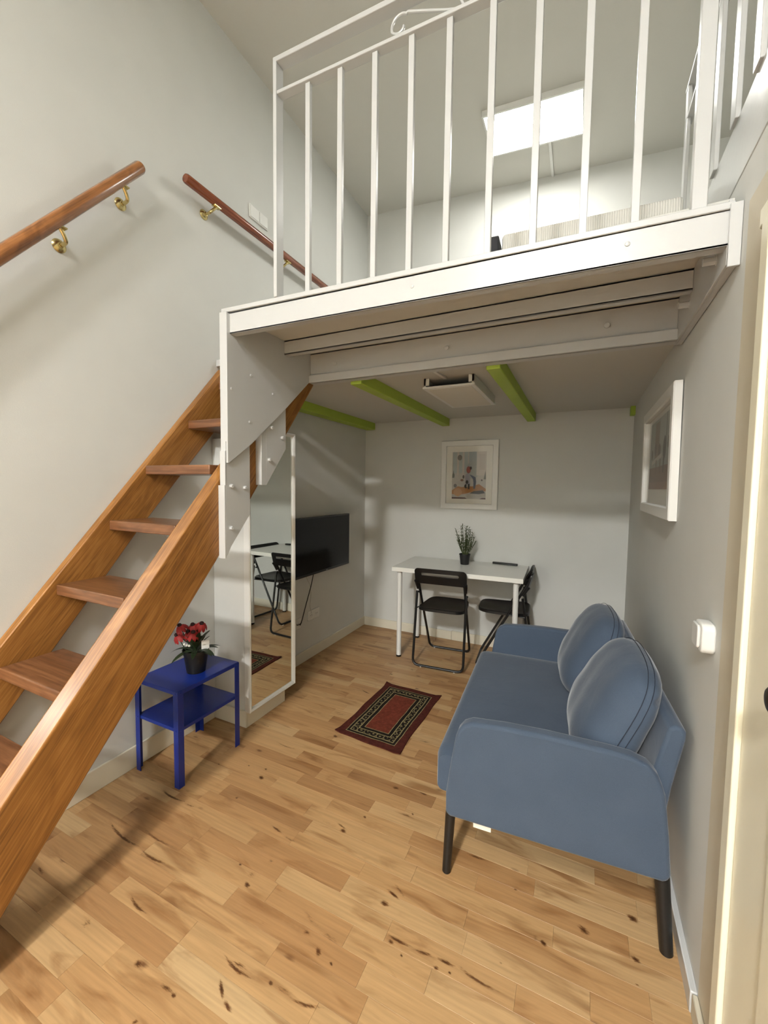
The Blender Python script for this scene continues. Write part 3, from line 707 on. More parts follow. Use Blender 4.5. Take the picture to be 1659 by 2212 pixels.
# unlit surface-mounted panel under the alcove ceiling
t = thing('ceiling_lamp', 'unlit square white surface mounted light panel between the green beams', 'ceiling lamp', (1.23, -1.07, 1.985))
g = MB(); x0, x1, y0, y1 = 1.095, 1.378, -1.352, -.775
g.box(x0, x0+.012, y0, y1, 1.938, 1.984).box(x1-.012, x1, y0, y1, 1.938, 1.984).box(x0+.012, x1-.012, y1-.012, y1, 1.938, 1.984)
g.box(x0, x0+.03, y0, y0+.01, 1.945, 1.984).box(x1-.03, x1, y0, y0+.01, 1.945, 1.984)
g.build('frame', WPLAST, t, bevel=.001)
g = MB(); g.box(x0-.006, x1+.006, y0-.006, y1+.006, 1.926, 1.938); g.build('rim', WPLAST, t, bevel=.003)
g = MB(); g.box(x0+.018, x1-.018, y0+.018, y1-.018, 1.9245, 1.930); g.build('diffuser', DIFF_OFF, t)
g = MB(); g.box(x0+.015, x1-.015, y0+.03, y1-.02, 1.939, 1.946); g.build('back_plate', DARK, t)
g = MB(); g.prism([(1.190, -1.60), (1.205, -1.60), (1.225, y0+.01), (1.207, y0+.01)], 'z', 1.974, 1.984); g.build('cable_duct', WPLAST, t)

# ------------------------------------------------------------------ wall mirror
t = thing('wall_mirror', 'tall full length mirror in a narrow white frame hung on the pillar under the stairs', 'mirror', (.26, -1.66, .10))
y0, y1, z0, z1 = -1.862, -1.456, .092, 1.698
g = MB(); fr_ = .020
pr = [(0, .244), (0, .282), (.006, .286), (.016, .280), (fr_, .272), (fr_, .244)]   # (inset, x)
loop = []
for ins, x in pr:
    loop.append([(x, y0+ins, z0+ins), (x, y1-ins, z0+ins), (x, y1-ins, z1-ins), (x, y0+ins, z1-ins)])
vs = [q for L in loop for q in L]; n = len(pr)
fs = [(i*4+k, i*4+(k+1) % 4, ((i+1) % n)*4+(k+1) % 4, ((i+1) % n)*4+k) for i in range(n) for k in range(4)]
g._add(vs, fs); g.build('frame', IVORY if False else WPLAST, t, smooth=20)
MB().box(.246, .270, y0+fr_-.002, y1-fr_+.002, z0+fr_-.002, z1-fr_+.002).build('mirror_glass', MIRR, t)

# ------------------------------------------------------------------ television, cables, sockets
TV = t = thing('television', 'flat black wall mounted television beside the mirror', 'television', (.05, -.79, .69))
ty0, ty1, tz0, tz1 = -1.195, -.420, .690, 1.138
MB().box(.042, .072, ty0, ty1, tz0, tz1).build('casing', TVBODY, t, bevel=.003)
MB().box(.0715, .0730, ty0+.010, ty1-.010, tz0+.020, tz1-.010).build('screen', SCREEN, t)
MB().box(.0722, .0735, -.79, -.765, tz0+.006, tz0+.011).build('maker_plate', SCRMARK, t)
MB().box(.001, .042, -.92, -.68, .80, 1.02).build('wall_mount', BLACKM, t, bevel=.003)
def socket(y, z, label, w=.080):
    t = thing('power_socket', label, 'socket', (.005, y, z), group=None)
    MB().box(.0005, .008, y-w/2, y+w/2, z-.040, z+.040).build('cover', WPLAST, t, bevel=.003)
    for k in (range(2) if w > .1 else range(1)):
        yy = y+((-1)**k*w/4 if w > .1 else 0)
        g = MB(); g.lathe([(.020, .0082), (.020, .0095), (.018, .0095), (.017, .0085)], n=20, M=Matrix.Translation((0, yy, z)) @ Matrix.Rotation(PI/2, 4, 'Y'))
        rg = g.build('socket_ring', WPLAST, t)
        for s_ in (-1, 1):
            g = MB(); g.lathe([(.003, .0085), (.003, .0092)], n=8, M=Matrix.Translation((0, yy+s_*.009, z)) @ Matrix.Rotation(PI/2, 4, 'Y')); g.build('socket_hole', DARK, rg)
    return t
socket(-.865, .345, 'white double power socket on the wall low beneath the television', .155)
socket(-1.075, .325, 'white single power socket half hidden behind the mirror edge', .08)
pw = MB().tube(fillet([(.055, -.935, .70), (.045, -.955, .60), (.03, -1.01, .44), (.025, -1.05, .335), (.03, -1.075, .318), (.012, -1.085, .320)], .03, 5), .0035, 8).build('power_cord', BLACKM, TV, label='black power cord hanging down the wall')
sg = MB().tube(fillet([(.045, -1.03, .72), (.02, -.98, .66), (.012, -.925, .60), (.010, -.905, .52), (.010, -.925, .42), (.014, -.905, .365)], .03, 5), .0016, 6).build('aerial_cord', CABLEW, TV, label='thin grey aerial cord')

# switches
t = thing('light_switch', 'white double light switch on the upper left wall behind the handrail', 'light switch', (.004, -1.47, 3.03))
MB().box(.0005, .009, -1.552, -1.388, 3.030, 3.112).build('cover', WPLAST, t, bevel=.003)
for ya, yb in ((-1.545, -1.474), (-1.466, -1.395)): MB().box(.009, .013, ya, yb, 3.037, 3.105).build('rocker', WPLAST, t, bevel=.0015)
t = thing('light_switch', 'thick white surface mounted switch box on the right wall beside the door', 'light switch', (WX(-2.15), -2.15, .94))
xw = WX(-2.15)
MB().prism(rect(-2.222, .992, .074, .078, .018), 'x', xw-.030, xw).build('box', WPLAST, t, bevel=.004)
MB().prism(rect(-2.216, .993, .058, .062, .012), 'x', xw-.037, xw-.030).build('rocker', WPLAST, t, bevel=.003)

# ------------------------------------------------------------------ door at the right edge
d = thing('door_1', 'ivory painted door with moulded frame at the right edge', 'door', (WX(-2.8), -2.8, 0), kind='structure')
def wallbox(y0, y1, z0, z1, t0, t1):
    """box following the right wall; t0, t1 = distances in front of the wall plane"""
    return [(WX(y0)-t1, y0), (WX(y0)-t0, y0), (WX(y1)-t0, y1), (WX(y1)-t1, y1)], z0, z1
def wb_(g, *a):
    p_, z0_, z1_ = wallbox(*a); g.prism(p_, 'z', z0_, z1_); return g
g = MB(); wb_(g, -2.508, -2.466, 0, 1.945, 0, .022); wb_(g, -2.466, -2.452, 0, 1.945, 0, .012)
wb_(g, -3.38, -2.452, 1.905, 1.945, 0, .022)
wb_(g, -3.38, -3.335, 0, 1.940, 0, .022)
g.build('casing', IVORY, d, bevel=.004, seg=3)
g = MB(); wb_(g, -3.330, -2.512, .006, 1.900, 0, .012)
lf = g.build('leaf', IVORY, d, bevel=.002)
g = MB(); wb_(g, -3.20, -2.68, 1.15, 1.80, .012, .018); wb_(g, -3.20, -2.68, .20, .88, .012, .018); g.build('panel', IVORY, d, bevel=.005)
M = Matrix.Translation((WX(-2.53)-.012, -2.800, 1.078)) @ Matrix.Rotation(-PI/2, 4, 'Y')
g = MB(); g.lathe([(.026, 0), (.026, .004), (.012, .008), (.010, .022), (.020, .030), (.027, .042), (.026, .052), (.016, .060), (.004, .062)], n=24, M=M)
g.build('knob', DBRASS, d, label='dark brass door knob')

# ------------------------------------------------------------------ pictures
def poly_print(pieces, to3d, name, parent):
    vs, fs, cs = [], [], []
    for i, (col, pts) in enumerate(pieces):
        n = len(vs); vs += [to3d(u, v, i) for u, v in pts]; fs.append(tuple(range(n, n+len(pts)))); cs += [lin(col)]*len(pts)
    me = bpy.data.meshes.new(name); me.from_pydata([tuple(WM[parent].inverted() @ Vector(v)) for v in vs], [], fs); me.materials.append(INK)
    at = me.attributes.new('ink', 'FLOAT_COLOR', 'CORNER')
    k = 0
    for p in me.polygons:
        for li in p.loop_indices: at.data[li].color = cs[me.loops[li].vertex_index]
    o = bpy.data.objects.new(name, me); COL.objects.link(o); o.parent = parent; WM[o] = WM[parent].copy(); return o
def blob(cx, cy, rx, ry, n=12, sq=0): return [(cx+rx*math.cos(2*PI*k/n), cy+ry*math.sin(2*PI*k/n)) for k in range(n)]
def box2(a, b, c, d_): return [(a, b), (c, b), (c, d_), (a, d_)]
# kitchen scene, back wall.  u: 0..1 left to right, v: 0..1 bottom to top
artA = [((176, 172, 164), box2(0, 0, 1, 1)), ((162, 170, 168), box2(.02, .55, .46, 1)), ((186, 178, 168), box2(.14, .50, .20, 1)), ((186, 180, 172), box2(.30, .40, .36, 1)),
 ((150, 156, 156), box2(.50, .78, .72, 1)), ((152, 156, 152), blob(.62, .62, .19, .20)), ((186, 180, 170), box2(.72, .50, 1, 1)), ((178, 170, 160), box2(.80, .62, .96, .95)),
 ((110, 104, 96), blob(.22, .88, .07, .06)), ((96, 100, 92), blob(.04, .50, .035, .05)), ((96, 100, 92), [(.0, .45), (.07, .45), (.04, .62)]),
 ((100, 104, 96), [(.93, .42), (1, .42), (.98, .60)]), ((86, 82, 74), blob(.34, .47, .03, .04)), ((84, 78, 70), blob(.88, .40, .025, .02)),
 ((110, 84, 66), blob(.30, .40, .05, .025)), ((100, 96, 90), blob(.10, .28, .05, .04)),
 ((152, 104, 52), [(0, .18), (.18, .27), (.30, .25), (.45, .27), (.62, .27), (.80, .32), (1, .22), (1, .17), (.80, .16), (.55, .14), (.35, .10), (.20, .08), (0, .10)]),
 ((170, 130, 84), blob(.18, .14, .13, .09)), ((164, 160, 152), [(0, .04), (.35, .04), (.60, .02), (1, .06), (1, .15), (.60, .13), (.30, .10), (.20, .05), (0, .09)]),
 ((42, 46, 44), [(.53, .12), (.66, .17), (.92, .19), (.98, .13), (.80, .105)]), ((66, 36, 20), [(0, 0), (.46, 0), (.40, .035), (0, .035)]), ((72, 32, 18), [(.82, 0), (1, 0), (1, .03), (.90, .03)]),
 ((140, 70, 58), blob(.49, .62, .065, .075)), ((44, 36, 30), blob(.555, .655, .03, .035)), ((150, 148, 156), blob(.46, .47, .075, .07)), ((150, 148, 156), box2(.40, .30, .54, .45)),
 ((72, 84, 104), [(.52, .52), (.60, .50), (.70, .46), (.72, .36), (.69, .22), (.64, .22), (.64, .36), (.62, .43)]),
 ((34, 32, 32), blob(.45, .36, .04, .04)), ((34, 32, 32), blob(.42, .27, .05, .045)), ((34, 32, 32), box2(.48, .21, .53, .32)), ((176, 172, 164), blob(.455, .28, .018, .035))]
t = thing('framed_picture', 'white framed print of a figure and a dog, on the back wall', 'picture', (1.03, -.01, 1.19))
def frame_xz(t, x0, x1, z0, z1, yb, yf, fw_, mat, tilt=0):
    g = MB(); pr = [(0, yb), (0, yf+.004), (.004, yf), (fw_-.003, yf), (fw_, yf+.004), (fw_, yb)]; loop = []
    for ins, y in pr: loop.append([(x0+ins, y, z0+ins), (x1-ins, y, z0+ins), (x1-ins, y, z1-ins), (x0+ins, y, z1-ins)])
    vs = [q for L in loop for q in L]; n = len(pr)
    g._add(vs, [(i*4+k, i*4+(k+1) % 4, ((i+1) % n)*4+(k+1) % 4, ((i+1) % n)*4+k) for i in range(n) for k in range(4)])
    return g.build('frame', mat, t, smooth=20)
frame_xz(t, .780, 1.280, 1.192, 1.788, -.002, -.026, .048, WPLAST)
MB().box(.826, 1.234, -.010, -.004, 1.238, 1.742).build('mat_board', PAPER, t)
poly_print(artA, lambda u, v, i: (.880+u*.298, -.0104-.00004*i, 1.280+v*.410), 'print', t)
MB().box(.826, 1.234, -.0155, -.0135, 1.238, 1.742).build('glass', GLASS, t)
artB = [((150, 156, 152), box2(0, 0, 1, 1)), ((122, 96, 80), box2(0, 0, 1, .32)), ((132, 112, 96), box2(.26, .45, .46, .96)), ((166, 172, 168), box2(.48, .60, 1, 1)),
 ((96, 98, 92), box2(.74, .55, .77, 1)), ((96, 84, 72), blob(.30, .58, .06, .09)), ((84, 72, 62), blob(.14, .52, .04, .08)), ((90, 76, 64), blob(.48, .54, .06, .10)),
 ((58, 60, 56), blob(.70, .55, .06, .16)), ((92, 84, 72), blob(.84, .60, .03, .08)), ((60, 56, 50), blob(.94, .66, .03, .07)), ((186, 184, 176), [(.14, .42), (.60, .50), (.60, .44), (.14, .36)]),
 ((104, 80, 66), box2(.34, .22, .38, .42)), ((104, 80, 66), box2(.52, .22, .56, .42)), ((150, 142, 132), [(.80, .35), (.92, .52), (.98, .50), (.90, .30)]),
 ((70, 60, 52), [(.66, .22), (.70, .22), (.72, .42), (.66, .42)]), ((142, 108, 88), box2(0, .0, 1, .10))]
ya, yb_ = -1.700, -.870; za, zb_ = 1.262, 1.785
t = thing('framed_picture', 'white framed print of people at a table, on the right wall above the sofa', 'picture', (WX(-1.3), -1.29, 1.26))
xw = lambda y: WX(y)
TILT = .004
g = MB(); pr = [(0, .001), (0, .026), (.004, .030), (.045, .030), (.050, .024), (.050, .001)]; loop = []
for ins, dx in pr: loop.append([(WX(y)-dx-TILT*(z > 1.5), y, z) for y, z in ((ya+ins, za+ins), (yb_-ins, za+ins), (yb_-ins, zb_-ins), (ya+ins, zb_-ins))])
vs = [q for L in loop for q in L]; n = len(pr)
g._add(vs, [(i*4+k, i*4+(k+1) % 4, ((i+1) % n)*4+(k+1) % 4, ((i+1) % n)*4+k) for i in range(n) for k in range(4)]); g.build('frame', WPLAST, t, smooth=20)
g = MB(); g.prism([(WX(ya)-.008, ya+.046), (WX(ya)-.002, ya+.046), (WX(yb_)-.002, yb_-.046), (WX(yb_)-.008, yb_-.046)], 'z', za+.046, zb_-.046); g.build('mat_board', PAPER, t)
def toB(u, v, i):
    y = yb_-.11-u*((yb_-.11)-(ya+.11)); return (WX(y)-.0086-.00004*i, y, za+.12+v*(zb_-za-.19))
poly_print(artB, toB, 'print', t)
g = MB(); g.prism([(WX(ya)-.016, ya+.046), (WX(ya)-.014, ya+.046), (WX(yb_)-.014, yb_-.046), (WX(yb_)-.016, yb_-.046)], 'z', za+.046, zb_-.046); g.build('glass', GLASS, t)

# ------------------------------------------------------------------ dining table
dt = thing('dining_table', 'white rectangular table with four round legs against the back wall', 'table', (.573, -.603, 0), math.radians(2.3))
MB().box(0, 1.0, 0, .56, .706, .740).build('tabletop', WLAM, dt, bevel=.0015, world=False)
for x, y in ((.052, .050), (.948, .050), (.052, .515), (.948, .515)):
    g = MB(); g.tube([(x, y, .014), (x, y, .704)], .0195, 20); lg = g.build('leg', WPLAST, dt, world=False)
    g = MB(); g.lathe([(.020, .0), (.021, .002), (.021, .014), (.0195, .0145)], (x, y, 0), 20); g.build('foot', BLACKP, lg, world=False)
    g = MB(); g.lathe([(.028, .698), (.030, .700), (.030, .7055)], (x, y, 0), 20); g.build('mounting_plate', WPLAST, lg, world=False)
rm = MB().prism(rect(0, 0, .205, .030, .006), 'z', 0, .016).build('remote_control', BLACKP, bevel=.002, world=False)
rm.location = (1.365, -.058, .7402); rm.rotation_euler = (0, 0, math.radians(-4)); tag(rm, 'slim black remote control lying at the back of the white table', 'remote control')

# ------------------------------------------------------------------ folding chairs
def make_chair(label, loc, rz):
    t = thing('folding_chair', label, 'chair', loc, rz, group=None)
    r = .0095
    rear = fillet([(-.192, -.125, .570), (-.195, -.205, .0125), (.195, -.205, .0125), (.192, -.125, .570)], .050, 6)
    front = fillet([(-.187, -.168, .700), (-.178, .205, .0125), (.178, .205, .0125), (.187, -.168, .700)], .050, 6)
    # rear loop stands outside, front loop runs up to the backrest
    g = MB(); g.tube([(p.x, p.y, p.z) for p in rear], r, 12); ra = g.build('rear_leg_frame', BLACKM, t, world=False)
    g = MB(); g.tube([(p.x*.955, p.y, p.z) for p in front], r, 12); fa = g.build('front_leg_frame', BLACKM, t, world=False)
    for sx in (-.13, .13):
        g = MB(); g.lathe([(.006, 0), (.008, .002), (.008, .010)], (sx, -.205, 0), 10); g.build('foot_pad', WPLAST, ra, world=False)
        g = MB(); g.lathe([(.006, 0), (.008, .002), (.008, .010)], (sx, .205, 0), 10); g.build('foot_pad', WPLAST, fa, world=False)
    for sx in (-1, 1):
        g = MB(); g.tube([(sx*.176, -.095, .555), (sx*.200, -.095, .555)], .007, 10); g.build('pivot', BLACKM, ra, world=False)
        g = MB(); g.tube([(sx*.176, -.018, .432), (sx*.200, -.145, .432)], .005, 8); g.build('seat_link', BLACKM, ra, world=False)
    # seat: dished rounded trapezoid
    def out(k, n=56):
        a = 2*PI*k/n; c, s_ = math.cos(a), math.sin(a); p = 5.0
        rad = 1/((abs(c)**p+abs(s_)**p)**(1/p)); x, y = rad*c, rad*s_
        hw = .176-.012*y
        return x*hw, y*.192+.015
    n = 56; g = MB(); vs = []; fs = []
    for lay, (sc_, z) in enumerate(((0.0, .437), (.5, .438), (.88, .444), (.97, .450), (1.0, .446), (1.0, .428), (.96, .424), (.5, .424), (0, .424))):
        for k in range(n):
            x, y = out(k); vs.append((x*sc_, (y-.015)*sc_+.015, z+.004*((y-.015)/.19*sc_)**2))
    for L in range(8):
        for k in range(n): fs.append((L*n+k, L*n+(k+1) % n, (L+1)*n+(k+1) % n, (L+1)*n+k))
    g._add(vs, fs); g.build('seat', BLACKP, t, world=False, weld=True)
    # backrest: curved panel with a long slot
    g = MB(); n = 64
    def pos(x, z, off): 
        yb = -.172-.30*(z-.70)-.030*(1-(x/.2)**2)
        return (x, yb+off, z)
    o_ = rect(0, .703, .400, .116, .030, n//4-1); i_ = rect(0, .716, .290, .022, .0105, n//4-1)
    def warp(x, z): 
        zz = z+.006*(1-(x/.2)**2)
        if z < .66: zz -= .018*max(0, (abs(x)-.15)/.05)
        return x, zz
    vs = []; m = len(o_)
    for off in (0, .012):
        for L in (o_, i_):
            for x, z in L: x2, z2 = warp(x, z); vs.append(pos(x2, z2, off))
    fs = []
    for k in range(m):
        j = (k+1) % m
        fs += [(k, j, m+j, m+k), (2*m+k, 3*m+k, 3*m+j, 2*m+j), (k, 2*m+k, 2*m+j, j), (m+k, m+j, 3*m+j, 3*m+k)]
    g._add(vs, fs); bk = g.build('backrest', BLACKP, t, world=False, bevel=.002)
    for sx in (-1, 1):
        g = MB(); g.tube([(sx*.192, -.165, .660), (sx*.190, -.150, .640), (sx*.185, -.125, .590)], [.013, .013, .011], 12)
        g.build('backrest_arm', BLACKP, bk, world=False)
    return t
c1 = make_chair('black folding chair seen from behind, drawn up to the long side of the white table', (.972, -.450, 0), math.radians(3.5))
c2 = bpy.data.objects.new('folding_chair', None)
def copy_tree(o, parent=None):
    c = o.copy(); COL.objects.link(c); c.parent = parent
    for ch in [x for x in bpy.data.objects if x.parent == o]: copy_tree(ch, c)
    return c
bpy.data.objects.remove(c2)
c2 = copy_tree(c1)
c2.location = (1.418, -.262, 0); c2.rotation_euler = (0, 0, math.radians(95))
c2['label'] = 'black folding chair seen from the side, at the right end of the table'
for c in (c1, c2): c['group'] = 'folding chairs at the dining table'

# ------------------------------------------------------------------ sofa
sf = thing('sofa', 'blue two seat fabric sofa with thin arms and black legs along the right wall', 'sofa', (1.52, -2.213, 0), math.radians(3.4))
arm = [(.004, .235), (.003, .30), (.020, .43), (.034, .516), (.042, .540), (.058, .562), (.087, .577), (.20, .587), (.324, .590), (.50, .588), (.562, .584), (.604, .570), (.630, .545), (.643, .515), (.652, .487), (.667, .36), (.676, .25), (.668, .232), (.655, .226), (.35, .222), (.022, .220), (.010, .224)]
LS = 1.135
for v0, v1 in ((0, .050), (LS-.05, LS)):
    MB().prism(arm, 'y', v0, v1).build('arm', SOFA, sf, bevel=.012, seg=4, world=False, smooth=50)
# seat with crowned top
def seat_f():
    g = MB(); n = 40; prof = []
    x0, x1, zb0, zt0, r = -.048, .60, .262, .418, .035
    for cx_, cz_, a0 in ((x1-r, zt0-r, 0), (x0+r, zt0-r, 90), (x0+r*.6, zb0+r*.6, 180), (x1-r*.6, zb0+r*.6, 270)):
        rad = r if a0 < 180 else r*.6
        for k in range(7):
            a = math.radians(a0+90*k/6); prof.append((cx_+rad*math.cos(a), cz_+rad*math.sin(a)))
    m = len(prof); nv = 30; vs = []
    for j in range(nv+1):
        t_ = j/nv; y = .051+t_*(LS-.102)
        e = min(t_, 1-t_)/.03; inset = .010*max(0, 1-e)**2
        for x, z in prof:
            cx_, cz_ = (x0+x1)/2, (zb0+zt0)/2
            crown = .014*math.sin(PI*t_)*max(0, (z-cz_)/.08) if z > cz_ else 0
            vs.append((x-math.copysign(inset, x-cx_), y, z-math.copysign(inset, z-cz_)+crown*math.sin(PI*min(1, max(0, (x-x0)/(x1-x0))))**.3 if 0 < (x-x0)/(x1-x0) < 1 else z))
    fs = [(j*m+k, j*m+(k+1) % m, (j+1)*m+(k+1) % m, (j+1)*m+k) for j in range(nv) for k in range(m)]
    fs += [tuple(range(m)), tuple(range(nv*m, nv*m+m))[::-1]]
    g._add(vs, fs); return g
seat_f().build('seat', SOFA, sf, world=False, smooth=50)
# back panel leaning back
bp = [(.590, .24), (.640, .24), (.672, .50), (.700, .655), (.700, .675), (.690, .687), (.672, .690), (.655, .680), (.625, .55), (.590, .40)]
MB().prism(bp, 'y', .030, LS-.030).build('back_panel', SOFA, sf, bevel=.010, seg=3, world=False, smooth=50)
def sleg(x, y, dx, dy, r0_=.0185, r1_=.015):
    g = MB(); g.tube([(x+dx, y+dy, .0), (x+dx, y+dy, .004), (x, y, .262)], [r1_*.8, r1_, r0_], 16); return g.build('leg', BLACKW, sf, world=False)
sleg(.020, .025, -.010, -.010); sleg(.655, .025, .022, -.010, .021, .018); sleg(.020, LS-.025, -.010, .010); sleg(.640, LS-.025, .015, .010)
MB().box(.10, .16, .018, .0195, .196, .224).build('care_label', LABELM, sf, world=False)
SM = WM[sf]
def cushion(label, v0, v1, lean, zc, xc, wrinkle, yaw=0):
    t = thing('sofa_cushion', label, 'cushion', tuple(SM @ Vector((xc, (v0+v1)/2, zc-.20))), math.radians(3.4+yaw), group='back cushions on the sofa')
    W_, H_, T_ = (v1-v0)/2, .215, .105
    M = Matrix.Translation((0, 0, .20)) @ Matrix.Rotation(lean, 4, 'Y')
    g = MB(); nu, nv = 44, 36
    def thick(u, v):
        a = max(0, 1-abs(u)**3.2); b = max(0, 1-abs(v)**3.0)
        return (a*b)**.42
    def P(u, v, s_):
        pin = 1-.05*(abs(u*v)**3); u0_, v0_ = u, v
        y = u*W_*(1-.05*(1-abs(v)**2)*0-.03*v*v*abs(u))*pin; z = v*H_*(1-.05*u*u*abs(v))*pin
        y *= 1-.10*v**4; z *= 1-.12*u**4
        t_ = T_*thick(u, v)*(1+.15*(-v))*(1.12 if s_ > 0 else .62)
        t_ += wrinkle*.0022*math.sin(9*u+4*v+3)*math.sin(7*v-3*u)*thick(u, v)
        t_ -= wrinkle*.020*math.exp(-((u+.93)/.05)**2-((v-.80)/.035)**2)+wrinkle*.016*math.exp(-((u-.9)/.05)**2-((v-.86)/.03)**2)
        t_ = max(0, t_)
        return (-s_*t_, y, z)
    vs = []; fs = []
    for s_ in (1, -1):
        base = len(vs)
        for j in range(nv+1):
            for i in range(nu+1): vs.append(P(2*i/nu-1, 2*j/nv-1, s_))
        for j in range(nv):
            for i in range(nu):
                a = base+j*(nu+1)+i; f = (a, a+1, a+nu+2, a+nu+1); fs.append(f if s_ > 0 else f[::-1])
    g._add(vs, fs, M); o = g.build('cover', SOFA, t, world=False, weld=True, smooth=60)
    # double stitched seam round the rim
    for off in (.010, -.010):
        g = MB(); pts = []
        for k in range(120):
            a = 2*PI*k/120; c, s2 = math.cos(a), math.sin(a); rad = 1/max(abs(c), abs(s2))
            u, v = rad*c, rad*s2; pp = P(max(-1, min(1, u)), max(-1, min(1, v)), 0)
            pts.append((off-.012, pp[1]*1.0065, pp[2]*1.0065))
        g.tube(pts, .0011, 5, closed=True, M=M); g.build('stitching', STITCH, o, world=False)
    return t
cushion('plump blue back cushion at the near end of the sofa, creased at its corner', .050, .590, math.radians(24), .598, .560, 1.0, 0)
cushion('blue back cushion at the far end of the sofa, partly behind the near one', .580, 1.080, math.radians(22), .600, .530, .8, 2)

# ------------------------------------------------------------------ rug
rh = (.195, .326)
t = thing('rug', 'small red and black bordered oriental style rug on the parquet before the sofa', 'rug', (.9275, -1.350, 0), math.radians(-1.2))
RUGM = rug_mat(*rh)
g = MB(); nx, ny = 40, 60
def rugz(u, v): 
    c = max(0, abs(u)-.8)/.2*max(0, abs(v)-.85)/.15
    return .006+.008*c+.0012*math.sin(11*v+2)*max(0, abs(u)-.7)/.3
def rugp(i, j, top):
    u, v = 2*i/nx-1, 2*j/ny-1
    x = rh[0]*u*(1+.018*math.sin(5*v+1))+.010*v*v*(1 if u > 0 else -.6); y = rh[1]*v*(1+.006*math.cos(6*u))+(-.010*u if v < 0 else 0)
    return (x, y, rugz(u, v) if top else max(.0006, rugz(u, v)-.0055))
vs = [rugp(i, j, 1) for j in range(ny+1) for i in range(nx+1)]+[rugp(i, j, 0) for j in range(ny+1) for i in range(nx+1)]
B_ = (nx+1)*(ny+1); fs = []
for j in range(ny):
    for i in range(nx):
        a = j*(nx+1)+i; fs += [(a, a+1, a+nx+2, a+nx+1), (B_+a, B_+a+nx+1, B_+a+nx+2, B_+a+1)]
for i in range(nx): fs += [(i, B_+i, B_+i+1, i+1), (ny*(nx+1)+i, ny*(nx+1)+i+1, B_+ny*(nx+1)+i+1, B_+ny*(nx+1)+i)]
for j in range(ny): a = j*(nx+1); b = a+nx; fs += [(a, a+nx+1, B_+a+nx+1, B_+a), (b, B_+b, B_+b+nx+1, b+nx+1)]
g._add(vs, fs); g.build('pile', RUGM, t, world=False, smooth=50)

# ------------------------------------------------------------------ blue side table
bt = thing('side_table', 'small royal blue metal side table with a lower shelf under the stairs', 'side table', (.18, -2.17, 0))
bx0, bx1, by0, by1 = .034, .328, -2.352, -1.992
def tray(z1, h, ins=0):
    g = MB(); g.box(bx0+ins, bx1-ins, by0+ins, by1-ins, z1-.003, z1)
    g.box(bx0+ins, bx1-ins, by0+ins, by0+ins+.002, z1-h, z1-.003).box(bx0+ins, bx1-ins, by1-ins-.002, by1-ins, z1-h, z1-.003)
    g.box(bx0+ins, bx0+ins+.002, by0+ins+.002, by1-ins-.002, z1-h, z1-.003).box(bx1-ins-.002, bx1-ins, by0+ins+.002, by1-ins-.002, z1-h, z1-.003); return g
tray(.452, .020).build('top', BLUEM, bt, bevel=.001)
tray(.275, .016, .003).build('shelf', BLUEM, bt, bevel=.001)
for sx, sy, x, y in ((1, 1, bx0, by0), (-1, 1, bx1, by0), (1, -1, bx0, by1), (-1, -1, bx1, by1)):
    L = .028; tk = .0025
    g = MB(); X = sorted((x-sx*.0005, x+sx*L)); Y = sorted((y-sy*tk, y)); g.box(X[0], X[1], Y[0], Y[1], 0, .449)
    X = sorted((x-sx*tk, x)); Y = sorted((y-sy*tk, y+sy*L)); g.box(X[0], X[1], Y[0], Y[1], 0, .449)
    lg = g.build('leg', BLUEM, bt, bevel=.0008)
    for z in (.440, .268):
        g = MB(); M = Matrix.Translation((x+sx*.014, y-sy*tk, z)) @ Matrix.Rotation(sy*PI/2, 4, 'X'); g.lathe([(.005, 0), (.005, .0012), (.0025, .002)], n=12, M=M)
        M = Matrix.Translation((x-sx*tk, y+sy*.014, z)) @ Matrix.Rotation(-sx*PI/2, 4, 'Y'); g.lathe([(.005, 0), (.005, .0012), (.0025, .002)], n=12, M=M)
        g.build('screw', BLUEM, lg)

# ------------------------------------------------------------------ plants
def blade(g, base, az, length, width, rise, droop, n=9, fold=.25):
    base = Vector(base); dirv = Vector((math.cos(az), math.sin(az), 0)); side = Vector((-math.sin(az), math.cos(az), 0)); L_, C_, R_ = [], [], []
    for k in range(n):
        s_ = k/(n-1); p = base+dirv*(length*s_*(math.cos(rise)))+Vector((0, 0, length*(s_*math.sin(rise)-droop*s_*s_)))
        w_ = width*math.sin(PI*min(1, s_*.93+.05))**.8*(1 if s_ < .98 else .05)
        L_.append(p-side*w_+Vector((0, 0, w_*fold))); C_.append(p); R_.append(p+side*w_+Vector((0, 0, w_*fold)))
    vs = [tuple(v) for tr in zip(L_, C_, R_) for v in tr]; fs = []
    for k in range(n-1): a = 3*k; fs += [(a, a+1, a+4, a+3), (a+1, a+2, a+5, a+4)]
    g._add(vs, fs)
pr_ = random.Random(5)
fp = thing('potted_flowers', 'red coneflowers with dark leaves in a black pot on the blue side table', 'potted plant', (.222, -2.165, .4525))
PX, PY, PZ = .222, -2.165, .4525
fp.scale = (1.14, 1.14, 1.08)
g = MB(); g.lathe([(.038, 0), (.0385, .004), (.050, .088), (.054, .088), (.055, .104), (.052, .104), (.0505, .092)], (PX, PY, PZ), 32, cap=False)
g.lathe([(.001, .002), (.038, .002)], (PX, PY, PZ), 32, cap=False); pot = g.build('pot', POTM, fp)
g = MB(); g.lathe([(.0005, .094), (.03, .092), (.0505, .090)], (PX, PY, PZ), 28, cap=False); g.build('soil', SOIL, fp)
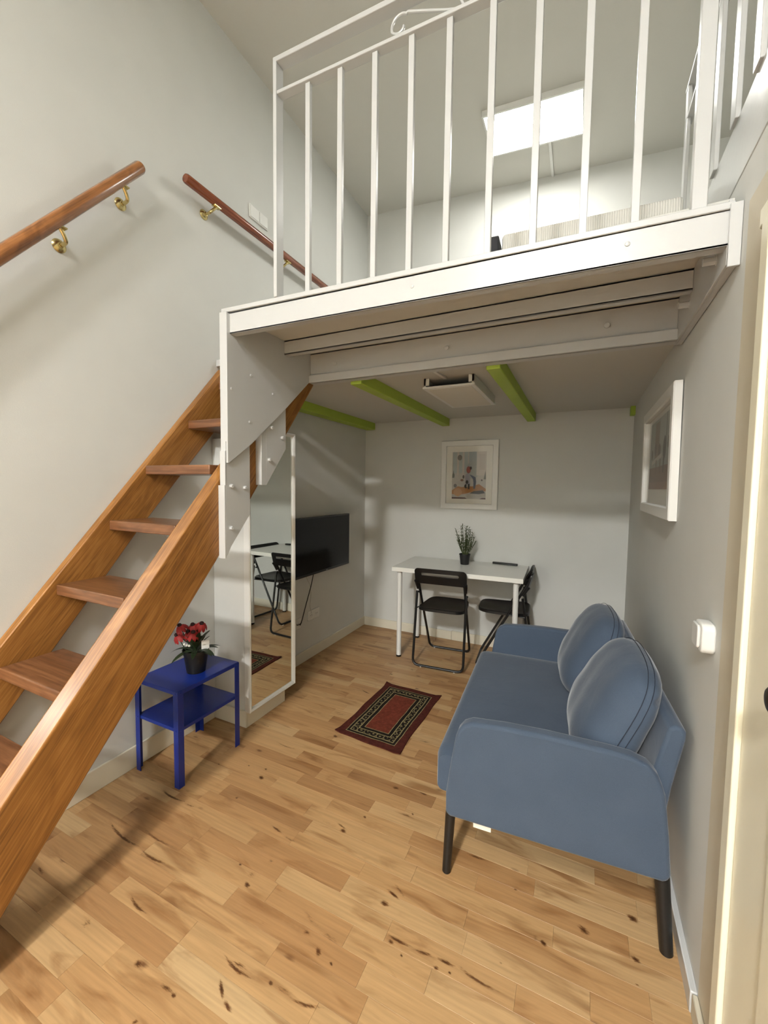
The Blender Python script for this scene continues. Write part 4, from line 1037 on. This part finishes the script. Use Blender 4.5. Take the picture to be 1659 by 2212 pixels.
for k in range(30):
    g = MB(); az = k*2.399+pr_.uniform(-.2, .2); ring = k/30
    low = k % 3 == 0
    blade(g, (PX+.012*math.cos(az), PY+.012*math.sin(az), PZ+.095+(.0 if low else pr_.uniform(.01, .05))), az, pr_.uniform(.075, .115) if low else pr_.uniform(.055, .085), pr_.uniform(.009, .014), pr_.uniform(.2, .45) if low else pr_.uniform(.75, 1.25), pr_.uniform(.35, .55) if low else pr_.uniform(.05, .25))
    g.build('leaf', LEAFM, fp, smooth=60)
cr_, cu = Vector((math.cos(YAW), math.sin(YAW), 0)), Vector((-math.sin(YAW), math.cos(YAW), 0))
for (a, b, zz, tilt) in ((-.066, -.005, .212, -.35), (-.088, .012, .160, -.5), (-.018, .012, .210, -.1), (.000, -.022, .188, .15), (.020, .014, .216, .35), (-.030, -.004, .184, -.3)):
    c = Vector((PX, PY, PZ))+cr_*a+cu*b+Vector((0, 0, zz))
    fg = MB(); fg.tube([(PX+cr_.x*a*.15, PY+cr_.y*a*.15, PZ+.09), tuple(Vector((PX, PY, PZ+zz*.6))+cr_*a*.5), tuple(c)], [.0022, .002, .0018], 6); stem = fg.build('flower_stem', LEAFM, fp)
    ax = Vector((cr_.x*math.sin(tilt), cr_.y*math.sin(tilt), math.cos(tilt))); ax = (ax+Vector((cu.x, cu.y, 0))*-.35).normalized()
    M = Matrix.Translation(c) @ ax.to_track_quat('Z', 'Y').to_matrix().to_4x4()
    g = MB(); g.lathe([(.004, -.004), (.0095, 0), (.0085, .007), (.004, .011), (.0005, .0115)], n=14, M=M); g.build('flower_centre', DARKC, stem)
    g = MB()
    for k in range(9):
        A = 2*PI*k/9+pr_.uniform(-.1, .1); vs = []
        for q, (rad, dz, w_) in enumerate(((.007, 0, .003), (.016, -.004, .0065), (.024, -.013, .0085), (.029, -.025, .0065), (.031, -.032, .0015))):
            d_, s_ = Vector((math.cos(A), math.sin(A), 0)), Vector((-math.sin(A), math.cos(A), 0))
            p_ = d_*rad*.9+Vector((0, 0, dz)); vs += [tuple(p_-s_*w_), tuple(p_+s_*w_)]
        g._add(vs, [(2*i, 2*i+1, 2*i+3, 2*i+2) for i in range(4)], M)
    g.build('petals', REDP, stem, smooth=60)
g = MB()
for a, b, zz in ((-.035, -.03, .135), (-.022, -.035, .132), (-.014, -.03, .128)):
    c = Vector((PX, PY, PZ))+cr_*a+cu*b+Vector((0, 0, zz)); g.lathe([(.0005, -.005), (.005, -.002), (.0055, .003), (.0005, .007)], tuple(c), 10)
g.build('bud', WPET, fp)
c = Vector((PX, PY, PZ))+cr_*.042+cu*.004
g = MB(); M = Matrix.Translation(c) @ Matrix.Rotation(YAW+.3, 4, 'Z'); g.box(-.018, .014, -.0006, .0006, .092, .142, M); g.build('plant_label', WPLAST, fp)

QX, QY, QZ = 1.060, -.205, .7402
sp_ = thing('potted_sprigs', 'small artificial green sprig plant in a black pot on the white table', 'potted plant', (QX, QY, QZ))
g = MB(); g.lathe([(.033, 0), (.034, .003), (.043, .078), (.046, .078), (.046, .088), (.043, .088), (.042, .080)], (QX, QY, QZ), 28, cap=False)
g.lathe([(.001, .002), (.033, .002)], (QX, QY, QZ), 28, cap=False); g.build('pot', POTM, sp_)
g = MB(); g.lathe([(.0005, .080), (.042, .078)], (QX, QY, QZ), 24, cap=False); g.build('soil', SOIL, sp_)
specs = [(-.075, .225, 0), (-.035, .255, .01), (-.022, .262, .004), (.0, .240, -.01), (.012, .250, .01), (.028, .245, -.005), (.045, .225, .012), (.060, .200, -.01), (.075, .155, .01), (-.055, .165, .01), (-.062, .130, -.01), (.085, .115, .01), (.010, .175, -.02), (-.012, .160, .02), (.035, .150, -.02), (-.04, .120, -.02), (.055, .110, -.02), (.0, .13, -.03), (.02, .12, .03), (-.025, .145, 0)]
for a, h_, b in specs:
    g = MB(); b0 = Vector((QX, QY, QZ+.07))+cr_*a*.15; tip = Vector((QX, QY, QZ+.075+h_*.92))+cr_*a+cu*b
    mid = (b0+tip)/2+cr_*a*.25+Vector((0, 0, .02)); path = [b0*(1-t_)**2+mid*2*t_*(1-t_)+tip*t_*t_ for t_ in [i/8 for i in range(9)]]
    g.tube([tuple(q) for q in path], .0022, 5)
    for i in range(2, 9):
        for s_ in (0, 1, 2):
            az = i*1.9+s_*2.1+a*30; blade(g, tuple(path[i]), az, pr_.uniform(.020, .034), .0034, pr_.uniform(.5, 1.1), .1, n=4)
    g.build('sprig', LEAF2, sp_, smooth=60)
g = MB(); c = Vector((QX, QY, QZ+.082))-cr_*.04
M = Matrix.Translation(c) @ Matrix.Rotation(YAW, 4, 'Z') @ Matrix.Rotation(.9, 4, 'Y'); g.box(-.004, .030, -.010, .010, -.0006, .0006, M); 
M = Matrix.Translation(c) @ Matrix.Rotation(YAW, 4, 'Z') @ Matrix.Rotation(2.2, 4, 'Y'); g.prism(rect(.018, 0, .036, .022, .009), 'z', -.0006, .0006, M); g.build('plant_label', WPLAST, sp_)

# ------------------------------------------------------------------ bed on the loft
t = thing('mattress', 'white ribbed mattress edge showing above the loft floor behind the railing', 'mattress', (2.0, -1.0, 2.118))
g = MB(); M = Matrix.Translation((1.585, -1.80, 2.118)) @ Matrix.Rotation(math.radians(3.0), 4, 'Z')
g.box(0, .615, 0, 1.70, 0, .288, M)
g.build('cover', MATTR, t, bevel=.015, seg=3)
o = MB().box(-.050, -.010, -.012, 1.60, 0, .280, M).build('bed_side_board', BLACKC, bevel=.006); tag(o, 'dark board standing beside the white mattress on the loft', 'board')
